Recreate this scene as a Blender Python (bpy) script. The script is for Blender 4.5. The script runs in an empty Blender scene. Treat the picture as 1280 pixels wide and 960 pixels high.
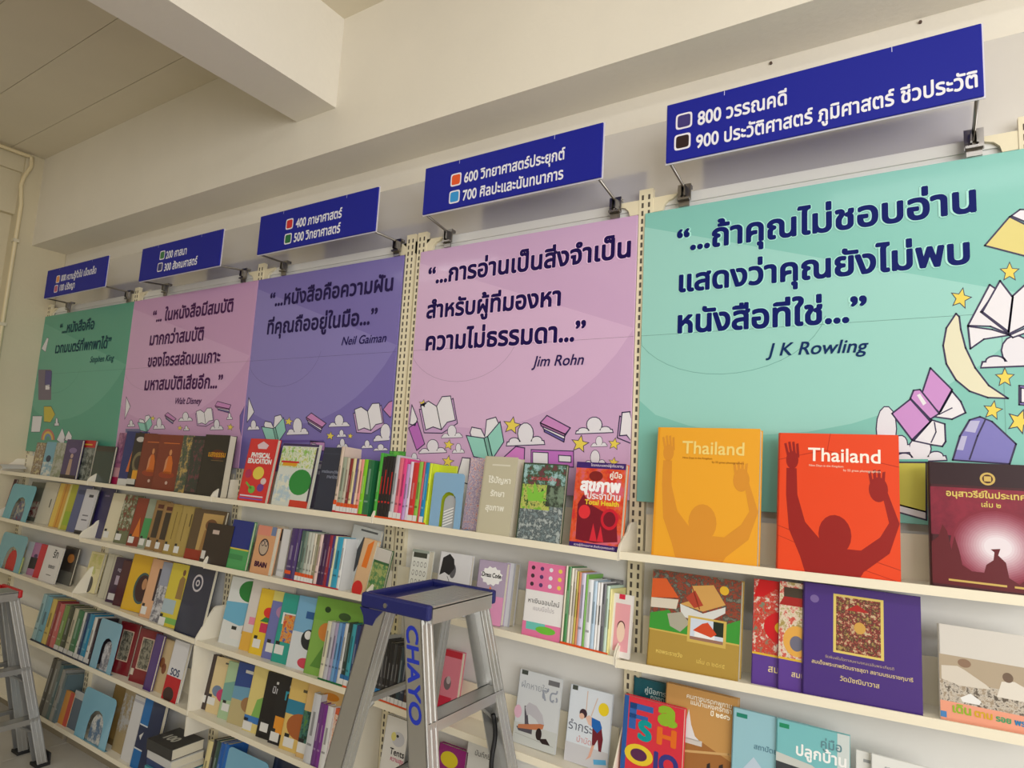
import bpy, math, random
from mathutils import Vector, Matrix
from mathutils.geometry import tessellate_polygon
random.seed(7)
S = bpy.context.scene
COL = S.collection
R = math.radians
# ------------------------------------------------------------------ camera
F, YAW, PITCH, ROLL = 799.9965, -0.5742, 0.1239, 0.0553
CAM = Vector((3.7499, -1.7431, 1.5368))
fw = Vector((math.sin(YAW)*math.cos(PITCH), math.cos(YAW)*math.cos(PITCH), math.sin(PITCH)))
r0 = Vector((math.cos(YAW), -math.sin(YAW), 0)); u0 = r0.cross(fw)
rt = math.cos(ROLL)*r0 + math.sin(ROLL)*u0; up = -math.sin(ROLL)*r0 + math.cos(ROLL)*u0
cd = bpy.data.cameras.new('camera'); cam = bpy.data.objects.new('camera', cd); COL.objects.link(cam)
M3 = Matrix((rt, up, -fw)).transposed()
cam.matrix_world = Matrix.Translation(CAM) @ M3.to_4x4()
cd.sensor_width = 36; cd.lens = F*36/1280; cd.clip_start = .02
S.camera = cam
# ------------------------------------------------------------------ light
w = bpy.data.worlds.new('world'); S.world = w; w.use_nodes = True
w.node_tree.nodes['Background'].inputs[0].default_value = (.95, .975, 1, 1)
w.node_tree.nodes['Background'].inputs[1].default_value = .9
def area(name, loc, tgt, sx, sy, power, col):
    l = bpy.data.lights.new(name, 'AREA'); l.shape = 'RECTANGLE'; l.size = sx; l.size_y = sy; l.energy = power; l.color = col
    o = bpy.data.objects.new(name, l); COL.objects.link(o); o.location = loc
    o.rotation_euler = (Vector(tgt)-Vector(loc)).to_track_quat('-Z', 'Y').to_euler(); return o
area('window_daylight', (6.2, -3.2, 1.9), (3.2, 0, 1.4), 3.0, 2.0, 105, (1, .97, .93))
area('tube_light_near', (3.9, -2.4, 3.2), (3.9, -2.0, 0), 1.2, .25, 14, (.98, .99, 1))
area('tube_light_far', (0.2, -2.6, 3.2), (0.2, -2.2, 0), 1.2, .25, 9, (.98, .99, 1))
vs = S.view_settings; vs.view_transform = 'Standard'; vs.look = 'None'; vs.gamma = 1; vs.exposure = 0.14; vs.use_curve_mapping = False
# ------------------------------------------------------------------ pixel measurements -> world
def ray(u, v): return fw + (u-640)/F*rt - (v-480)/F*up
def uy(u, v, Y): d = ray(u, v); return CAM + d*((Y-CAM.y)/d.y)
def uz(u, v, Z): d = ray(u, v); return CAM + d*((Z-CAM.z)/d.z)
def ux(u, v, X): d = ray(u, v); return CAM + d*((X-CAM.x)/d.x)
def pr(p):
    d = Vector(p)-CAM; z = d.dot(fw); return 640+F*d.dot(rt)/z, 480-F*d.dot(up)/z
def bisect(f, a, b, n=36):
    for _ in range(n):
        m = (a+b)/2
        if f(m) < 0: a = m
        else: b = m
    return a
# ------------------------------------------------------------------ materials
def lin(c): c /= 255; return c/12.92 if c <= .04045 else ((c+.055)/1.055)**2.4
MC = {}
def mat(c, rough=.5, metal=0, coat=0, bump=0, bscale=40, spec=.5, var=0, vscale=6):
    k = (tuple(c), rough, metal, coat, bump, bscale, spec, var, vscale)
    if k in MC: return MC[k]
    m = bpy.data.materials.new('paint'); m.use_nodes = True; nt = m.node_tree; b = nt.nodes['Principled BSDF']
    L = (lin(c[0]), lin(c[1]), lin(c[2]), 1)
    b.inputs['Base Color'].default_value = L; b.inputs['Roughness'].default_value = rough
    b.inputs['Metallic'].default_value = metal; b.inputs['Coat Weight'].default_value = coat; b.inputs['Coat Roughness'].default_value = .08
    b.inputs['Specular IOR Level'].default_value = spec
    if bump or var:
        tc = nt.nodes.new('ShaderNodeTexCoord'); 
        if var:
            n = nt.nodes.new('ShaderNodeTexNoise'); n.inputs['Scale'].default_value = vscale; n.inputs['Detail'].default_value = 4
            nt.links.new(tc.outputs['Object'], n.inputs['Vector'])
            r = nt.nodes.new('ShaderNodeValToRGB'); r.color_ramp.elements[0].position = .3; r.color_ramp.elements[1].position = .7
            r.color_ramp.elements[0].color = tuple(x*(1-var) for x in L[:3])+(1,); r.color_ramp.elements[1].color = tuple(min(1, x*(1+var)) for x in L[:3])+(1,)
            nt.links.new(n.outputs['Fac'], r.inputs['Fac']); nt.links.new(r.outputs['Color'], b.inputs['Base Color'])
        if bump:
            n = nt.nodes.new('ShaderNodeTexNoise'); n.inputs['Scale'].default_value = bscale
            nt.links.new(tc.outputs['Object'], n.inputs['Vector'])
            bp = nt.nodes.new('ShaderNodeBump'); bp.inputs['Strength'].default_value = bump; bp.inputs['Distance'].default_value = .01
            nt.links.new(n.outputs['Fac'], bp.inputs['Height']); nt.links.new(bp.outputs['Normal'], b.inputs['Normal'])
    MC[k] = m; return m
def noisemat(cols, scale=30, stretch=(1, 1, 1), rough=.35, soft=False):
    k = ('n', tuple(cols), scale, stretch, soft)
    if k in MC: return MC[k]
    m = bpy.data.materials.new('picture'); m.use_nodes = True; nt = m.node_tree; b = nt.nodes['Principled BSDF']
    b.inputs['Roughness'].default_value = rough
    tc = nt.nodes.new('ShaderNodeTexCoord'); mp = nt.nodes.new('ShaderNodeMapping'); mp.inputs['Scale'].default_value = stretch
    n = nt.nodes.new('ShaderNodeTexNoise'); n.inputs['Scale'].default_value = scale; n.inputs['Detail'].default_value = 7; n.inputs['Roughness'].default_value = .72
    r = nt.nodes.new('ShaderNodeValToRGB'); cr = r.color_ramp; cr.interpolation = 'LINEAR'
    N = len(cols)
    for i in range(N-2): cr.elements.new(.5)
    for i, c in enumerate(cols):
        cr.elements[i].position = 0 if i == 0 else .34+.32*(i-.0)/(N)
        cr.elements[i].color = (lin(c[0]), lin(c[1]), lin(c[2]), 1)
    nt.links.new(tc.outputs['Object'], mp.inputs['Vector']); nt.links.new(mp.outputs[0], n.inputs['Vector'])
    nt.links.new(n.outputs['Fac'], r.inputs['Fac']); nt.links.new(r.outputs['Color'], b.inputs['Base Color'])
    MC[k] = m; return m
def pagemat(c=(226, 218, 196)):
    k = ('pages', c)
    if k in MC: return MC[k]
    m = bpy.data.materials.new('paper_edges'); m.use_nodes = True; nt = m.node_tree; b = nt.nodes['Principled BSDF']
    b.inputs['Roughness'].default_value = .8
    tc = nt.nodes.new('ShaderNodeTexCoord'); wv = nt.nodes.new('ShaderNodeTexWave'); wv.bands_direction = 'Y'; wv.inputs['Scale'].default_value = 300; wv.inputs['Distortion'].default_value = 2
    r = nt.nodes.new('ShaderNodeValToRGB'); L = [lin(x) for x in c]
    r.color_ramp.elements[0].color = tuple(x*.8 for x in L)+(1,); r.color_ramp.elements[1].color = tuple(L)+(1,)
    nt.links.new(tc.outputs['Object'], wv.inputs['Vector']); nt.links.new(wv.outputs['Fac'], r.inputs['Fac']); nt.links.new(r.outputs['Color'], b.inputs['Base Color'])
    MC[k] = m; return m
# ------------------------------------------------------------------ mesh builder
class MB:
    def __init__(s): s.v = []; s.f = []; s.m = []; s.mats = []
    def mi(s, m):
        if m not in s.mats: s.mats.append(m)
        return s.mats.index(m)
    def box(s, x0, x1, y0, y1, z0, z1, m, T=None):
        s.hexa([(x0, y0, z0), (x1, y0, z0), (x1, y1, z0), (x0, y1, z0), (x0, y0, z1), (x1, y0, z1), (x1, y1, z1), (x0, y1, z1)], m, T); return s
    def hexa(s, P, m, T=None):
        i = len(s.v)
        s.v += [tuple(T @ Vector(p)) if T else tuple(p) for p in P]
        for q in ((0, 3, 2, 1), (4, 5, 6, 7), (0, 1, 5, 4), (1, 2, 6, 5), (2, 3, 7, 6), (3, 0, 4, 7)):
            s.f.append(tuple(i+a for a in q)); s.m.append(s.mi(m))
        return s
    def prism(s, pts, a, b, m, axis='x', T=None):
        # pts 2D polygon extruded between a and b along axis ('x': pts=(y,z); 'y': pts=(x,z); 'z': pts=(x,y))
        def P(p, t): return {'x': (t, p[0], p[1]), 'y': (p[0], t, p[1]), 'z': (p[0], p[1], t)}[axis]
        n = len(pts); i = len(s.v); V = [P(p, a) for p in pts]+[P(p, b) for p in pts]
        s.v += [tuple(T @ Vector(p)) if T else p for p in V]; k = s.mi(m)
        tr = tessellate_polygon([[Vector((p[0], p[1], 0)) for p in pts]])
        for t in tr: s.f.append(tuple(i+q for q in t)); s.m.append(k); s.f.append(tuple(i+n+q for q in reversed(t))); s.m.append(k)
        for q in range(n): s.f.append((i+q, i+(q+1) % n, i+n+(q+1) % n, i+n+q)); s.m.append(k)
        return s
    def poly(s, pts3, m):
        i = len(s.v); s.v += [tuple(p) for p in pts3]; k = s.mi(m)
        if len(pts3) <= 4: s.f.append(tuple(range(i, i+len(pts3)))); s.m.append(k)
        else:
            nx = [Vector((p[0], p[2], 0)) for p in pts3]
            for t in tessellate_polygon([nx]): s.f.append(tuple(i+q for q in t)); s.m.append(k)
        return s
    def tube(s, path, r, m, n=8):
        path = [Vector(p) for p in path]; i0 = len(s.v); k = s.mi(m)
        for j, p in enumerate(path):
            d = (path[min(j+1, len(path)-1)]-path[max(j-1, 0)]).normalized()
            a = d.cross(Vector((0, 0, 1)) if abs(d.z) < .9 else Vector((1, 0, 0))).normalized(); b = d.cross(a)
            for q in range(n):
                t = 2*math.pi*q/n; s.v.append(tuple(p+a*math.cos(t)*r+b*math.sin(t)*r))
        for j in range(len(path)-1):
            for q in range(n):
                s.f.append((i0+j*n+q, i0+j*n+(q+1) % n, i0+(j+1)*n+(q+1) % n, i0+(j+1)*n+q)); s.m.append(k)
        s.f.append(tuple(i0+q for q in range(n))); s.m.append(k); e = i0+(len(path)-1)*n
        s.f.append(tuple(e+q for q in reversed(range(n)))); s.m.append(k)
        return s
    def build(s, name, parent=None, loc=None, bevel=0, smooth=False, flip=True):
        me = bpy.data.meshes.new(name); me.from_pydata(s.v, [], s.f)
        for m in s.mats: me.materials.append(m)
        me.polygons.foreach_set('material_index', s.m)
        if flip:
            import bmesh
            bm = bmesh.new(); bm.from_mesh(me); bmesh.ops.recalc_face_normals(bm, faces=bm.faces); bm.to_mesh(me); bm.free()
        if smooth: me.polygons.foreach_set('use_smooth', [True]*len(me.polygons))
        me.update()
        o = bpy.data.objects.new(name, me); COL.objects.link(o)
        if parent: o.parent = parent
        if loc: o.location = loc
        if bevel:
            b = o.modifiers.new('bevel', 'BEVEL'); b.width = bevel; b.segments = 2; b.limit_method = 'ANGLE'
        return o
def empty(name, loc=(0, 0, 0), rot=(0, 0, 0)):
    o = bpy.data.objects.new(name, None); COL.objects.link(o); o.location = loc; o.rotation_euler = rot; o.empty_display_size = .05; return o
LABELS = {}
def tag(o, label, cat, group=None):
    if label in LABELS: print('DUP LABEL', label)
    if len(label.split()) > 16: print('LONG', label)
    LABELS[label] = 1
    o['label'] = label; o['category'] = cat
    if group: o['group'] = group
    return o
def struct(o): o['kind'] = 'structure'; return o
# ------------------------------------------------------------------ text
TC = {}
def text_geo(s, bold=.02, res=4, shear=0):
    k = (s, bold, res, shear)
    if k in TC: return TC[k]
    c = bpy.data.curves.new('t', 'FONT'); c.body = s; c.size = 1; c.resolution_u = res; c.shear = shear; c.fill_mode = 'NONE'
    o = bpy.data.objects.new('t', c); COL.objects.link(o)
    dg = bpy.context.evaluated_depsgraph_get(); dg.update()
    me = bpy.data.meshes.new_from_object(o.evaluated_get(dg))
    # contours -> outer outlines with their own holes (overlapping outlines simply overlap)
    nb = {}
    for e in me.edges: nb.setdefault(e.vertices[0], []).append(e.vertices[1]); nb.setdefault(e.vertices[1], []).append(e.vertices[0])
    seen = set(); loops = []
    for st in range(len(me.vertices)):
        if st in seen or st not in nb: continue
        lp = [st]; seen.add(st); cur = st
        while True:
            nx = [q for q in nb[cur] if q not in seen]
            if not nx: break
            cur = nx[0] if len(lp) > 1 or (st+1) not in nx else st+1
            lp.append(cur); seen.add(cur)
        P = [me.vertices[q].co for q in lp]; Q_ = [(P[0].x, P[0].y)]
        for p in P[1:]:
            if abs(p.x-Q_[-1][0])+abs(p.y-Q_[-1][1]) > .004: Q_.append((p.x, p.y))
        if len(Q_) > 2: loops.append(Q_)
    def sa(L): return sum(L[i-1][0]*L[i][1]-L[i][0]*L[i-1][1] for i in range(len(L)))/2
    def inside(p, L):
        c_ = False
        for i in range(len(L)):
            (x1, y1), (x2, y2) = L[i-1], L[i]
            if (y1 > p[1]) != (y2 > p[1]) and p[0] < (x2-x1)*(p[1]-y1)/(y2-y1)+x1: c_ = not c_
        return c_
    outs = []; hl = []
    for L in loops:
        c2 = [M for M in loops if M is not L and sa(M)*sa(L) < 0 and abs(sa(M)) > abs(sa(L)) and inside(L[0], M)]
        if c2: hl.append((L, min(c2, key=lambda M: abs(sa(M)))))
        else: outs.append(L)
    own = {i: [h_ for h_, M in hl if M is L] for i, L in enumerate(outs)}
    V = []; Fc = []
    for i, L in enumerate(outs):
        grp = [L]+own.get(i, []); base = len(V)
        V += [(p[0], p[1], .25*(i % 4)) for g_ in grp for p in g_]
        Fc += [tuple(base+q for q in t) for t in tessellate_polygon([[Vector((p[0], p[1], 0)) for p in g_] for g_ in grp])]
    bpy.data.objects.remove(o); bpy.data.curves.remove(c); bpy.data.meshes.remove(me)
    if bold > .012:      # embolden with shifted copies of the outline
        n = 8 if bold > .035 else 6 if bold > .022 else 4
        V2 = list(V); F2 = list(Fc)
        for j in range(n):
            dx, dy = bold*math.cos(2*math.pi*(j+.5)/n), bold*math.sin(2*math.pi*(j+.5)/n); i0 = len(V2)
            V2 += [(x+dx, y+dy, z+j+1) for x, y, z in V]; F2 += [tuple(i0+q for q in f) for f in Fc]
        V, Fc = V2, F2
    TC[k] = (V, Fc); return TC[k]
class Art:
    """flat print on a plane: frame(u,v)->(x,z) local, y = y0 - step*layer"""
    def __init__(s, fr, y0, step=.0002): s.fr = fr; s.y0 = y0; s.step = step; s.mb = MB()
    def P(s, u, v, L): x, z = s.fr(u, v); return (x, s.y0-s.step*L, z)
    def poly(s, pts, c, L=1, m=None): s.mb.poly([s.P(u, v, L) for u, v in pts], m or mat(c, .35)); return s
    def rect(s, x0, y0, x1, y1, c, L=1, m=None): return s.poly([(x0, y0), (x1, y0), (x1, y1), (x0, y1)], c, L, m)
    def ell(s, cx, cy, rx, ry, c, L=1, n=20, a0=0, a1=360, m=None):
        return s.poly([(cx+rx*math.cos(R(a0+(a1-a0)*i/n)), cy+ry*math.sin(R(a0+(a1-a0)*i/n))) for i in range(n+(a1-a0 < 360))], c, L, m)
    def stroke(s, pts, wd, c, L=2, closed=True):
        P = [Vector((s.P(u, v, L)[0], s.P(u, v, L)[2])) for u, v in pts]; n = len(P); y = s.y0-s.step*L; mm = mat(c, .4)
        for i in range(n if closed else n-1):
            a, b = P[i], P[(i+1) % n]; d = b-a
            if d.length < 1e-6: continue
            d.normalize(); q = Vector((-d.y, d.x))*wd/2; a = a-d*wd*.4; b = b+d*wd*.4
            s.mb.poly([((a+q).x, y, (a+q).y), ((a-q).x, y, (a-q).y), ((b-q).x, y, (b-q).y), ((b+q).x, y, (b+q).y)], mm)
        return s
    def text(s, t, x0, x1, z, c, L=3, bold=.02, sy=1.0, shear=0, res=4, h=None):
        """world-space (x0..x1, baseline z)"""
        V, Fc = text_geo(t, bold, res, shear)
        if not V: return s
        a = min(p[0] for p in V); b = max(p[0] for p in V); k = (x1-x0)/(b-a)
        ky = k*sy if h is None else h
        i = len(s.mb.v); y = s.y0-s.step*L; m = s.mb.mi(mat(c, .5, spec=.15))
        s.mb.v += [(x0+(p[0]-a)*k, y-.00002*p[2], z+p[1]*ky) for p in V]
        for f in Fc: s.mb.f.append(tuple(i+q for q in f)); s.mb.m.append(m)
        return s
    def build(s, name, parent=None, flip=False):
        # make every face look toward -Y
        v = s.mb.v
        for j, f in enumerate(s.mb.f):
            a, b, c = v[f[0]], v[f[1]], v[f[2]]
            ny = (b[2]-a[2])*(c[0]-a[0])-(b[0]-a[0])*(c[2]-a[2])
            if ny > 0: s.mb.f[j] = tuple(reversed(f))
        return s.mb.build(name, parent, flip=False)
# ------------------------------------------------------------------ base data
B = [-.9062, .169, 1.2387, 2.1668, 3.0668, 3.9668]
BN = ['far left bay', 'second-left bay', 'middle bay', 'second-right bay', 'right bay']
LN = ['', 'top shelf', 'second shelf', 'third shelf', 'fourth shelf', 'bottom shelf']
ZL = [0, 1.3311, 1.0649, .761, .4818, .1613]
D = .1245
FLOOR = .07; CEIL = 3.29
CREAM = (232, 219, 190); IVORY = (238, 232, 216)
wallm = mat((234, 228, 215), .75, bump=.08, bscale=60, var=.03, vscale=2)
ceilm = mat((224, 215, 194), .85, bump=.05, bscale=30, var=.03, vscale=2)
ivory = mat(IVORY, .38, var=.03, vscale=9)
ivory2 = mat((242, 234, 212), .4)
steelw = mat((234, 234, 232), .4, var=.02, vscale=5)
# ------------------------------------------------------------------ setting
struct(MB().box(-2.2, 7, .055, .2, FLOOR-.05, CEIL, wallm).build('wall_back'))
struct(MB().box(-.906, 7, -.14, .055, 2.722, CEIL, wallm).build('trim_1'))      # beam running along the wall
struct(MB().box(1.57, 1.805, -4.6, -.14, 2.905, CEIL, wallm).build('trim_2'))    # cross beam
lw = mat((214, 203, 174), .75, bump=.08, bscale=60)
struct(MB().box(-1.1, -.906, -.235, .055, FLOOR, CEIL, lw).build('trim_3', bevel=.006))       # pillar at the left end
struct(MB().box(-1.3, 7, -4.7, -4.6, FLOOR, CEIL, lw).build('wall_front'))
wl = struct(MB().box(-1.3, -1.0, -4.6, -.235, FLOOR, CEIL, lw).build('wall_left'))
struct(MB().box(-1.0, -.93, -4.6, -.235, 3.165, CEIL, lw).build('trim_4'))
struct(MB().box(-1.0, -.955, -4.6, -.235, 2.898, 3.165, lw).build('trim_5'))
fl = struct(MB().box(-1.2, 7, -4.6, .055, FLOOR-.06, FLOOR-.004, mat((120, 116, 108), .8)).build('floor'))
tm = mat((188, 184, 176), .3, var=.05, vscale=5)
tl = MB().box(0, .396, 0, .396, 0, .0035, tm).build('tile', fl, (-.998, -.398, FLOOR-.004))
for i in range(13):
    for j in range(8):
        if i or j:
            c = tl.copy(); COL.objects.link(c); c.parent = fl; c.location = (-.998+.4*i, -.398-.4*j, FLOOR-.004)
ce = struct(MB().box(-1.2, 7, -4.6, .055, CEIL+.012, CEIL+.08, ceilm).build('ceiling'))
for k, (xa, xb) in enumerate(((-1.0, 1.57), (1.805, 7))):
    bd = None
    for j in range(14):
        y1 = -.318-.287*(j-1)
        if bd is None: bd = MB().box(xa, xb, -.2845, 0, 0, .012, ceilm).build('ceiling_board', ce, (0, y1, CEIL))
        else:
            c = bd.copy(); COL.objects.link(c); c.parent = ce; c.location = (0, y1, CEIL)
# conduit
pth = [ux(-40, 150, -.89), ux(0, 165, -.89), ux(30, 180, -.89), ux(38, 187, -.89), ux(40, 196, -.89), ux(39, 208, -.89), ux(30, 221, -.89), ux(26, 232, -.89), ux(25, 255, -.89), ux(12, 350, -.89)]
pth = [Vector((-.889, min(p.y, -.245) if i < 3 else min(p.y, -.20), min(p.z, 3.265))) for i, p in enumerate(pth)]
pth[-2:] = [Vector((-.889, -.232, 2.95)), Vector((-.889, -.232, FLOOR+.02))]
pipe = empty('conduit_pipe', (-.889, -.232, FLOOR))
MB().tube([p-Vector((-.889, -.232, FLOOR)) for p in pth], .011, mat((232, 216, 176), .4), 10).build('pipe', pipe, smooth=True)
for z in (2.72, 2.2, 1.6):
    MB().box(-.018, .014, -.016, .016, z-.01-FLOOR, z+.01-FLOOR, mat((215, 205, 180), .4)).build('pipe_clip', pipe)
tag(pipe, 'cream conduit pipe running down the left wall corner', 'pipe')
# wall screw stubs above the right sign
for i, (u, v) in enumerate(((964, 72), (1150, 14))):
    p = uy(u, v, .055)
    o = MB().tube([(0, 0, 0), (0, -.006, 0)], .004, mat((90, 70, 60), .6), 6).build('wall_plug', None, (p.x, .055, min(p.z, 2.71)))
    tag(o, ['small dark wall plug above the left half of rightmost blue sign', 'small dark wall plug above the right half of rightmost blue sign'][i], 'plug')
# header panel (glossy white) behind the signs
hp = mat((228, 225, 222), .13, .3, coat=.6, spec=.9)
o = MB().box(B[0]+.01, 4.45, .03, .05, 2.345, 2.60, hp).build('header_panel')
tag(o, 'long glossy white board fixed to the wall behind the blue signs', 'panel')
# ------------------------------------------------------------------ shelving units
LIP = {(5, 1): ((780, 690), (1280, 744.6)), (5, 2): ((780, 826), (1280, 919)), (4, 1): ((480, 648.5), (773, 691)),
       (4, 2): ((629, 787.5), (767, 821)), (3, 3): ((244, 800), (445, 865)), (4, 3): ((585, 917), (651, 941)), (3, 2): ((260, 705), (447, 743)),
       (2, 2): ((130, 678), (250, 702)), (1, 2): ((0, 646), (94, 668)), (1, 3): ((0, 710), (84, 739)), (2, 3): ((90, 741), (238, 797))}
def lipz(b, l):
    if (b, l) in LIP:
        (ua, va), (ub, vb) = LIP[(b, l)]; p = uy(ua, va, -D); q = uy(ub, vb, -D); s = (q.z-p.z)/(q.x-p.x)
        return lambda x: p.z+s*(x-p.x)
    return lambda x: ZL[l]
SH = {(b, l): lipz(b, l) for b in range(1, 6) for l in range(1, 6)}
uprm = mat((236, 226, 196), .4); dark = mat((84, 78, 70), .8)
for b in range(1, 6):
    x0, x1 = B[b-1], B[b]
    un = empty('shelving_unit', ((x0+x1)/2, 0, FLOOR)); ox, oz = -(x0+x1)/2, -FLOOR
    T = Matrix.Translation((ox, 0, oz))
    bp = MB().box(x0+.004, x1-.004, .012, .028, FLOOR, 2.35, steelw, T).build('back_panel', un)
    MB().box(x0+.03, x1-.03, .006, .012, 2.318, 2.345, mat((235, 235, 232), .35), T).build('top_rail', un)
    kick = MB().box(x0+.02, x1-.02, -.07, .01, FLOOR, FLOOR+.055, mat((150, 140, 120), .6), T).build('kickboard', un)
    posts = {1: (x0+.025,), 2: (x0,), 3: (x0,), 4: (x0-.029, x0+.026), 5: (x0, x1)}[b]
    for px in posts:
        hw = .0215
        up_ = MB().box(px-hw, px+hw, -.006, .0115, FLOOR, 2.375, uprm, T).build('upright', un)
        sl = MB(); z = .12
        while z < 2.37:
            for dx in (-.010, .010): sl.box(px+dx-.0032, px+dx+.0032, -.0066, -.0058, z-.0075, z+.0075, dark, T)
            z += .0245
        s_ = sl.build('slot', up_); s_['kind'] = 'stuff'
        # little curved gussets under the header
        for sg in (-1, 1):
            pts = [(0, 0), (0, -.045)]+[(sg*(.03+.03*(1-math.cos(R(a)))), -.045+.032*math.sin(R(a))) for a in (0, 30, 60, 90)]+[(sg*.075, 0)]
            MB().prism([(px+sg*hw+p[0]-sg*.0, 2.345+p[1]) for p in pts], -.004, .006, uprm, 'y', T).build('gusset', un)
    for l in range(1, 6):
        z = SH[(b, l)]; za, zb = z(x0), z(x1); e = .004
        if l == 5: pass
        def sb(y0, y1, d0, d1, m, name, par, xa=x0+e, xb=x1-e):
            A, C = z(xa), z(xb)
            return MB().hexa([(xa, y0, A+d0), (xb, y0, C+d0), (xb, y1, C+d0), (xa, y1, A+d0), (xa, y0, A+d1), (xb, y0, C+d1), (xb, y1, C+d1), (xa, y1, A+d1)], m, T).build(name, par)
        shf = sb(-D+.004, -.0068, -.018, -.006, ivory, 'shelf', un)
        sb(-D, -D+.004, -.020, 0, ivory2, 'front_lip', shf)
        sb(-.0105, -.0068, -.006, .095, ivory2, 'back_stop', shf, x0+.03, x1-.03)
        for xs, A, bi in ((x0+.0008, za, b-1), (x1-.0038, zb, b)):
            if l >= 4 and bi == 1: continue
            hh = .072 if l < 3 else .12
            if l >= 4 and bi in (2, 3):      # full-height side panels low down
                MB().box(xs, xs+.003, -D-.001, -.0068, .385 if (l == 5 and bi == 2) else A-.021, SH[(b, l-1)](xs)-.019, ivory, T).build('side_panel', shf); continue
            MB().prism([(-D-.001, A-.021), (-D-.001, A+.004), (-D+.008, A+.02), (-.068, A+hh-.02), (-.058, A+hh-.006), (-.048, A+hh), (-.0068, A+hh), (-.0068, A-.021)], xs, xs+.003, ivory, 'x', T).build('end_bracket', shf)
    tag(un, ['cream steel shelving bay at the far left below the green poster', 'cream steel shelving bay second from left, below the first pink poster',
             'cream steel shelving bay below the purple poster', 'cream steel shelving bay behind the blue-topped ladder, below the second pink poster',
             'cream steel shelving bay at the right, below the large mint poster'][b-1], 'bookshelf', 'steel shelving bays along the wall')
# ------------------------------------------------------------------ posters
INK = (52, 44, 84)
def art_star(a, cx, cy, r, c=(236, 214, 92), rot=10):
    for L, k, cc in ((2, 1.22, INK), (3, 1, c)):
        a.poly([(cx+r*k*(1 if i % 2 == 0 else .45)*math.sin(R(rot+36*i)), cy-r*k*(1 if i % 2 == 0 else .45)*math.cos(R(rot+36*i))) for i in range(10)], cc, L)
def art_cloud(a, cx, cy, w, h, c=(232, 230, 240), slope=-.04):
    o = max(.6, w*.025)
    def Y(x): return cy+slope*(x-cx)
    E = [(0, .50, .2, .46), (-.3, .16, .13, .16), (.3, .17, .13, .17)]
    a.poly([(cx-w/2-o, Y(cx-w/2)+o), (cx+w/2+o, Y(cx+w/2)+o), (cx+w/2, Y(cx+w/2)-h*.14-o), (cx-w/2, Y(cx-w/2)-h*.14-o)], INK, 2)
    for ex, ey, rx, ry in E: a.ell(cx+ex*w, Y(cx+ex*w)-ey*h, rx*w+o, ry*h+o, INK, 2.3, 14)
    a.poly([(cx-w/2, Y(cx-w/2)), (cx+w/2, Y(cx+w/2)), (cx+w/2-o, Y(cx+w/2)-h*.14), (cx-w/2+o, Y(cx-w/2)-h*.14)], c, 3)
    for ex, ey, rx, ry in E: a.ell(cx+ex*w, Y(cx+ex*w)-ey*h, rx*w, ry*h, c, 3.3, 14)
def outl(a, pts, c, L=3, wd=.0035):
    a.poly(pts, c, L); a.stroke(pts, wd, INK, L+.5)
def X(cx, cy, s, ang, pts):
    ca, sa = math.cos(R(ang)), math.sin(R(ang))
    return [(cx+s*(p[0]*ca-p[1]*sa), cy+s*(p[0]*sa+p[1]*ca)) for p in pts]
PG = (236, 234, 242)
def art_open(a, cx, cy, s, ang, c=(200, 150, 210), wd=.0035):      # open book seen from the front
    outl(a, X(cx, cy, s, ang, [(-.5, -.28), (0, -.2), (.5, -.42), (.5, .3), (.02, .5), (-.48, .4)]), c, 2, wd)
    outl(a, X(cx, cy, s, ang, [(-.44, -.4), (-.2, -.46), (0, -.28), (.02, .4), (-.2, .28), (-.42, .33)]), PG, 3, wd)
    outl(a, X(cx, cy, s, ang, [(0, -.28), (.2, -.52), (.44, -.5), (.46, .2), (.22, .22), (.02, .4)]), PG, 3, wd)
def art_tent(a, cx, cy, s, ang, c=(150, 212, 200), wd=.0035):      # book seen from its covers, pages above
    outl(a, X(cx, cy, s, ang, [(-.4, -.2), (-.35, -.35), (-.1, -.3), (0, -.1), (.05, -.55), (.3, -.62), (.4, -.4), (.1, .1), (-.3, .1)]), PG, 2, wd)
    outl(a, X(cx, cy, s, ang, [(-.5, -.12), (-.02, -.05), (.12, .55), (-.3, .45)]), c, 3, wd)
    outl(a, X(cx, cy, s, ang, [(-.02, -.05), (.08, -.1), (.22, .5), (.12, .55)]), tuple(int(q*.85) for q in c), 3, wd)
    outl(a, X(cx, cy, s, ang, [(.08, -.1), (.42, -.5), (.52, .05), (.22, .5)]), c, 3, wd)
def art_closed(a, cx, cy, s, ang, c=(206, 140, 200), wd=.0035):
    outl(a, X(cx, cy, s, ang, [(-.5, -.1), (-.3, -.36), (.5, -.02), (.35, .25), (.32, .42), (-.35, .12)]), PG, 2, wd)
    outl(a, X(cx, cy, s, ang, [(-.5, -.1), (-.3, -.36), (.5, -.02), (.35, .2)]), c, 3, wd)
    outl(a, X(cx, cy, s, ang, [(-.5, -.1), (.35, .2), (.33, .27), (-.46, -.0)]), tuple(int(q*.8) for q in c), 3, wd)
    outl(a, X(cx, cy, s, ang, [(-.36, .1), (.34, .37), (.33, .46), (-.34, .18)]), (112, 100, 176), 3, wd)
def art_stack(a, x0, y0, x1, y1, c, wd=.003):
    outl(a, [(x0, y0), (x1, y0+2), (x1, y1+2), (x0, y1)], c, 2, wd)
    outl(a, [(x0+2, y0+3), (x0+(x1-x0)*.4, y0+4), (x0+(x1-x0)*.4, y1-2), (x0+2, y1-3)], PG, 3, wd)
    outl(a, [(x0+(x1-x0)*.65, y0+7), (x1-3, y0+8), (x1-3, y1-4), (x0+(x1-x0)*.65, y1-5)], PG, 3, wd)
PY = -.0125
def W(u, v): p = uy(u, v, PY); return p.x, p.z
PZ0, PZ1 = 1.452, 2.296
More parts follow.
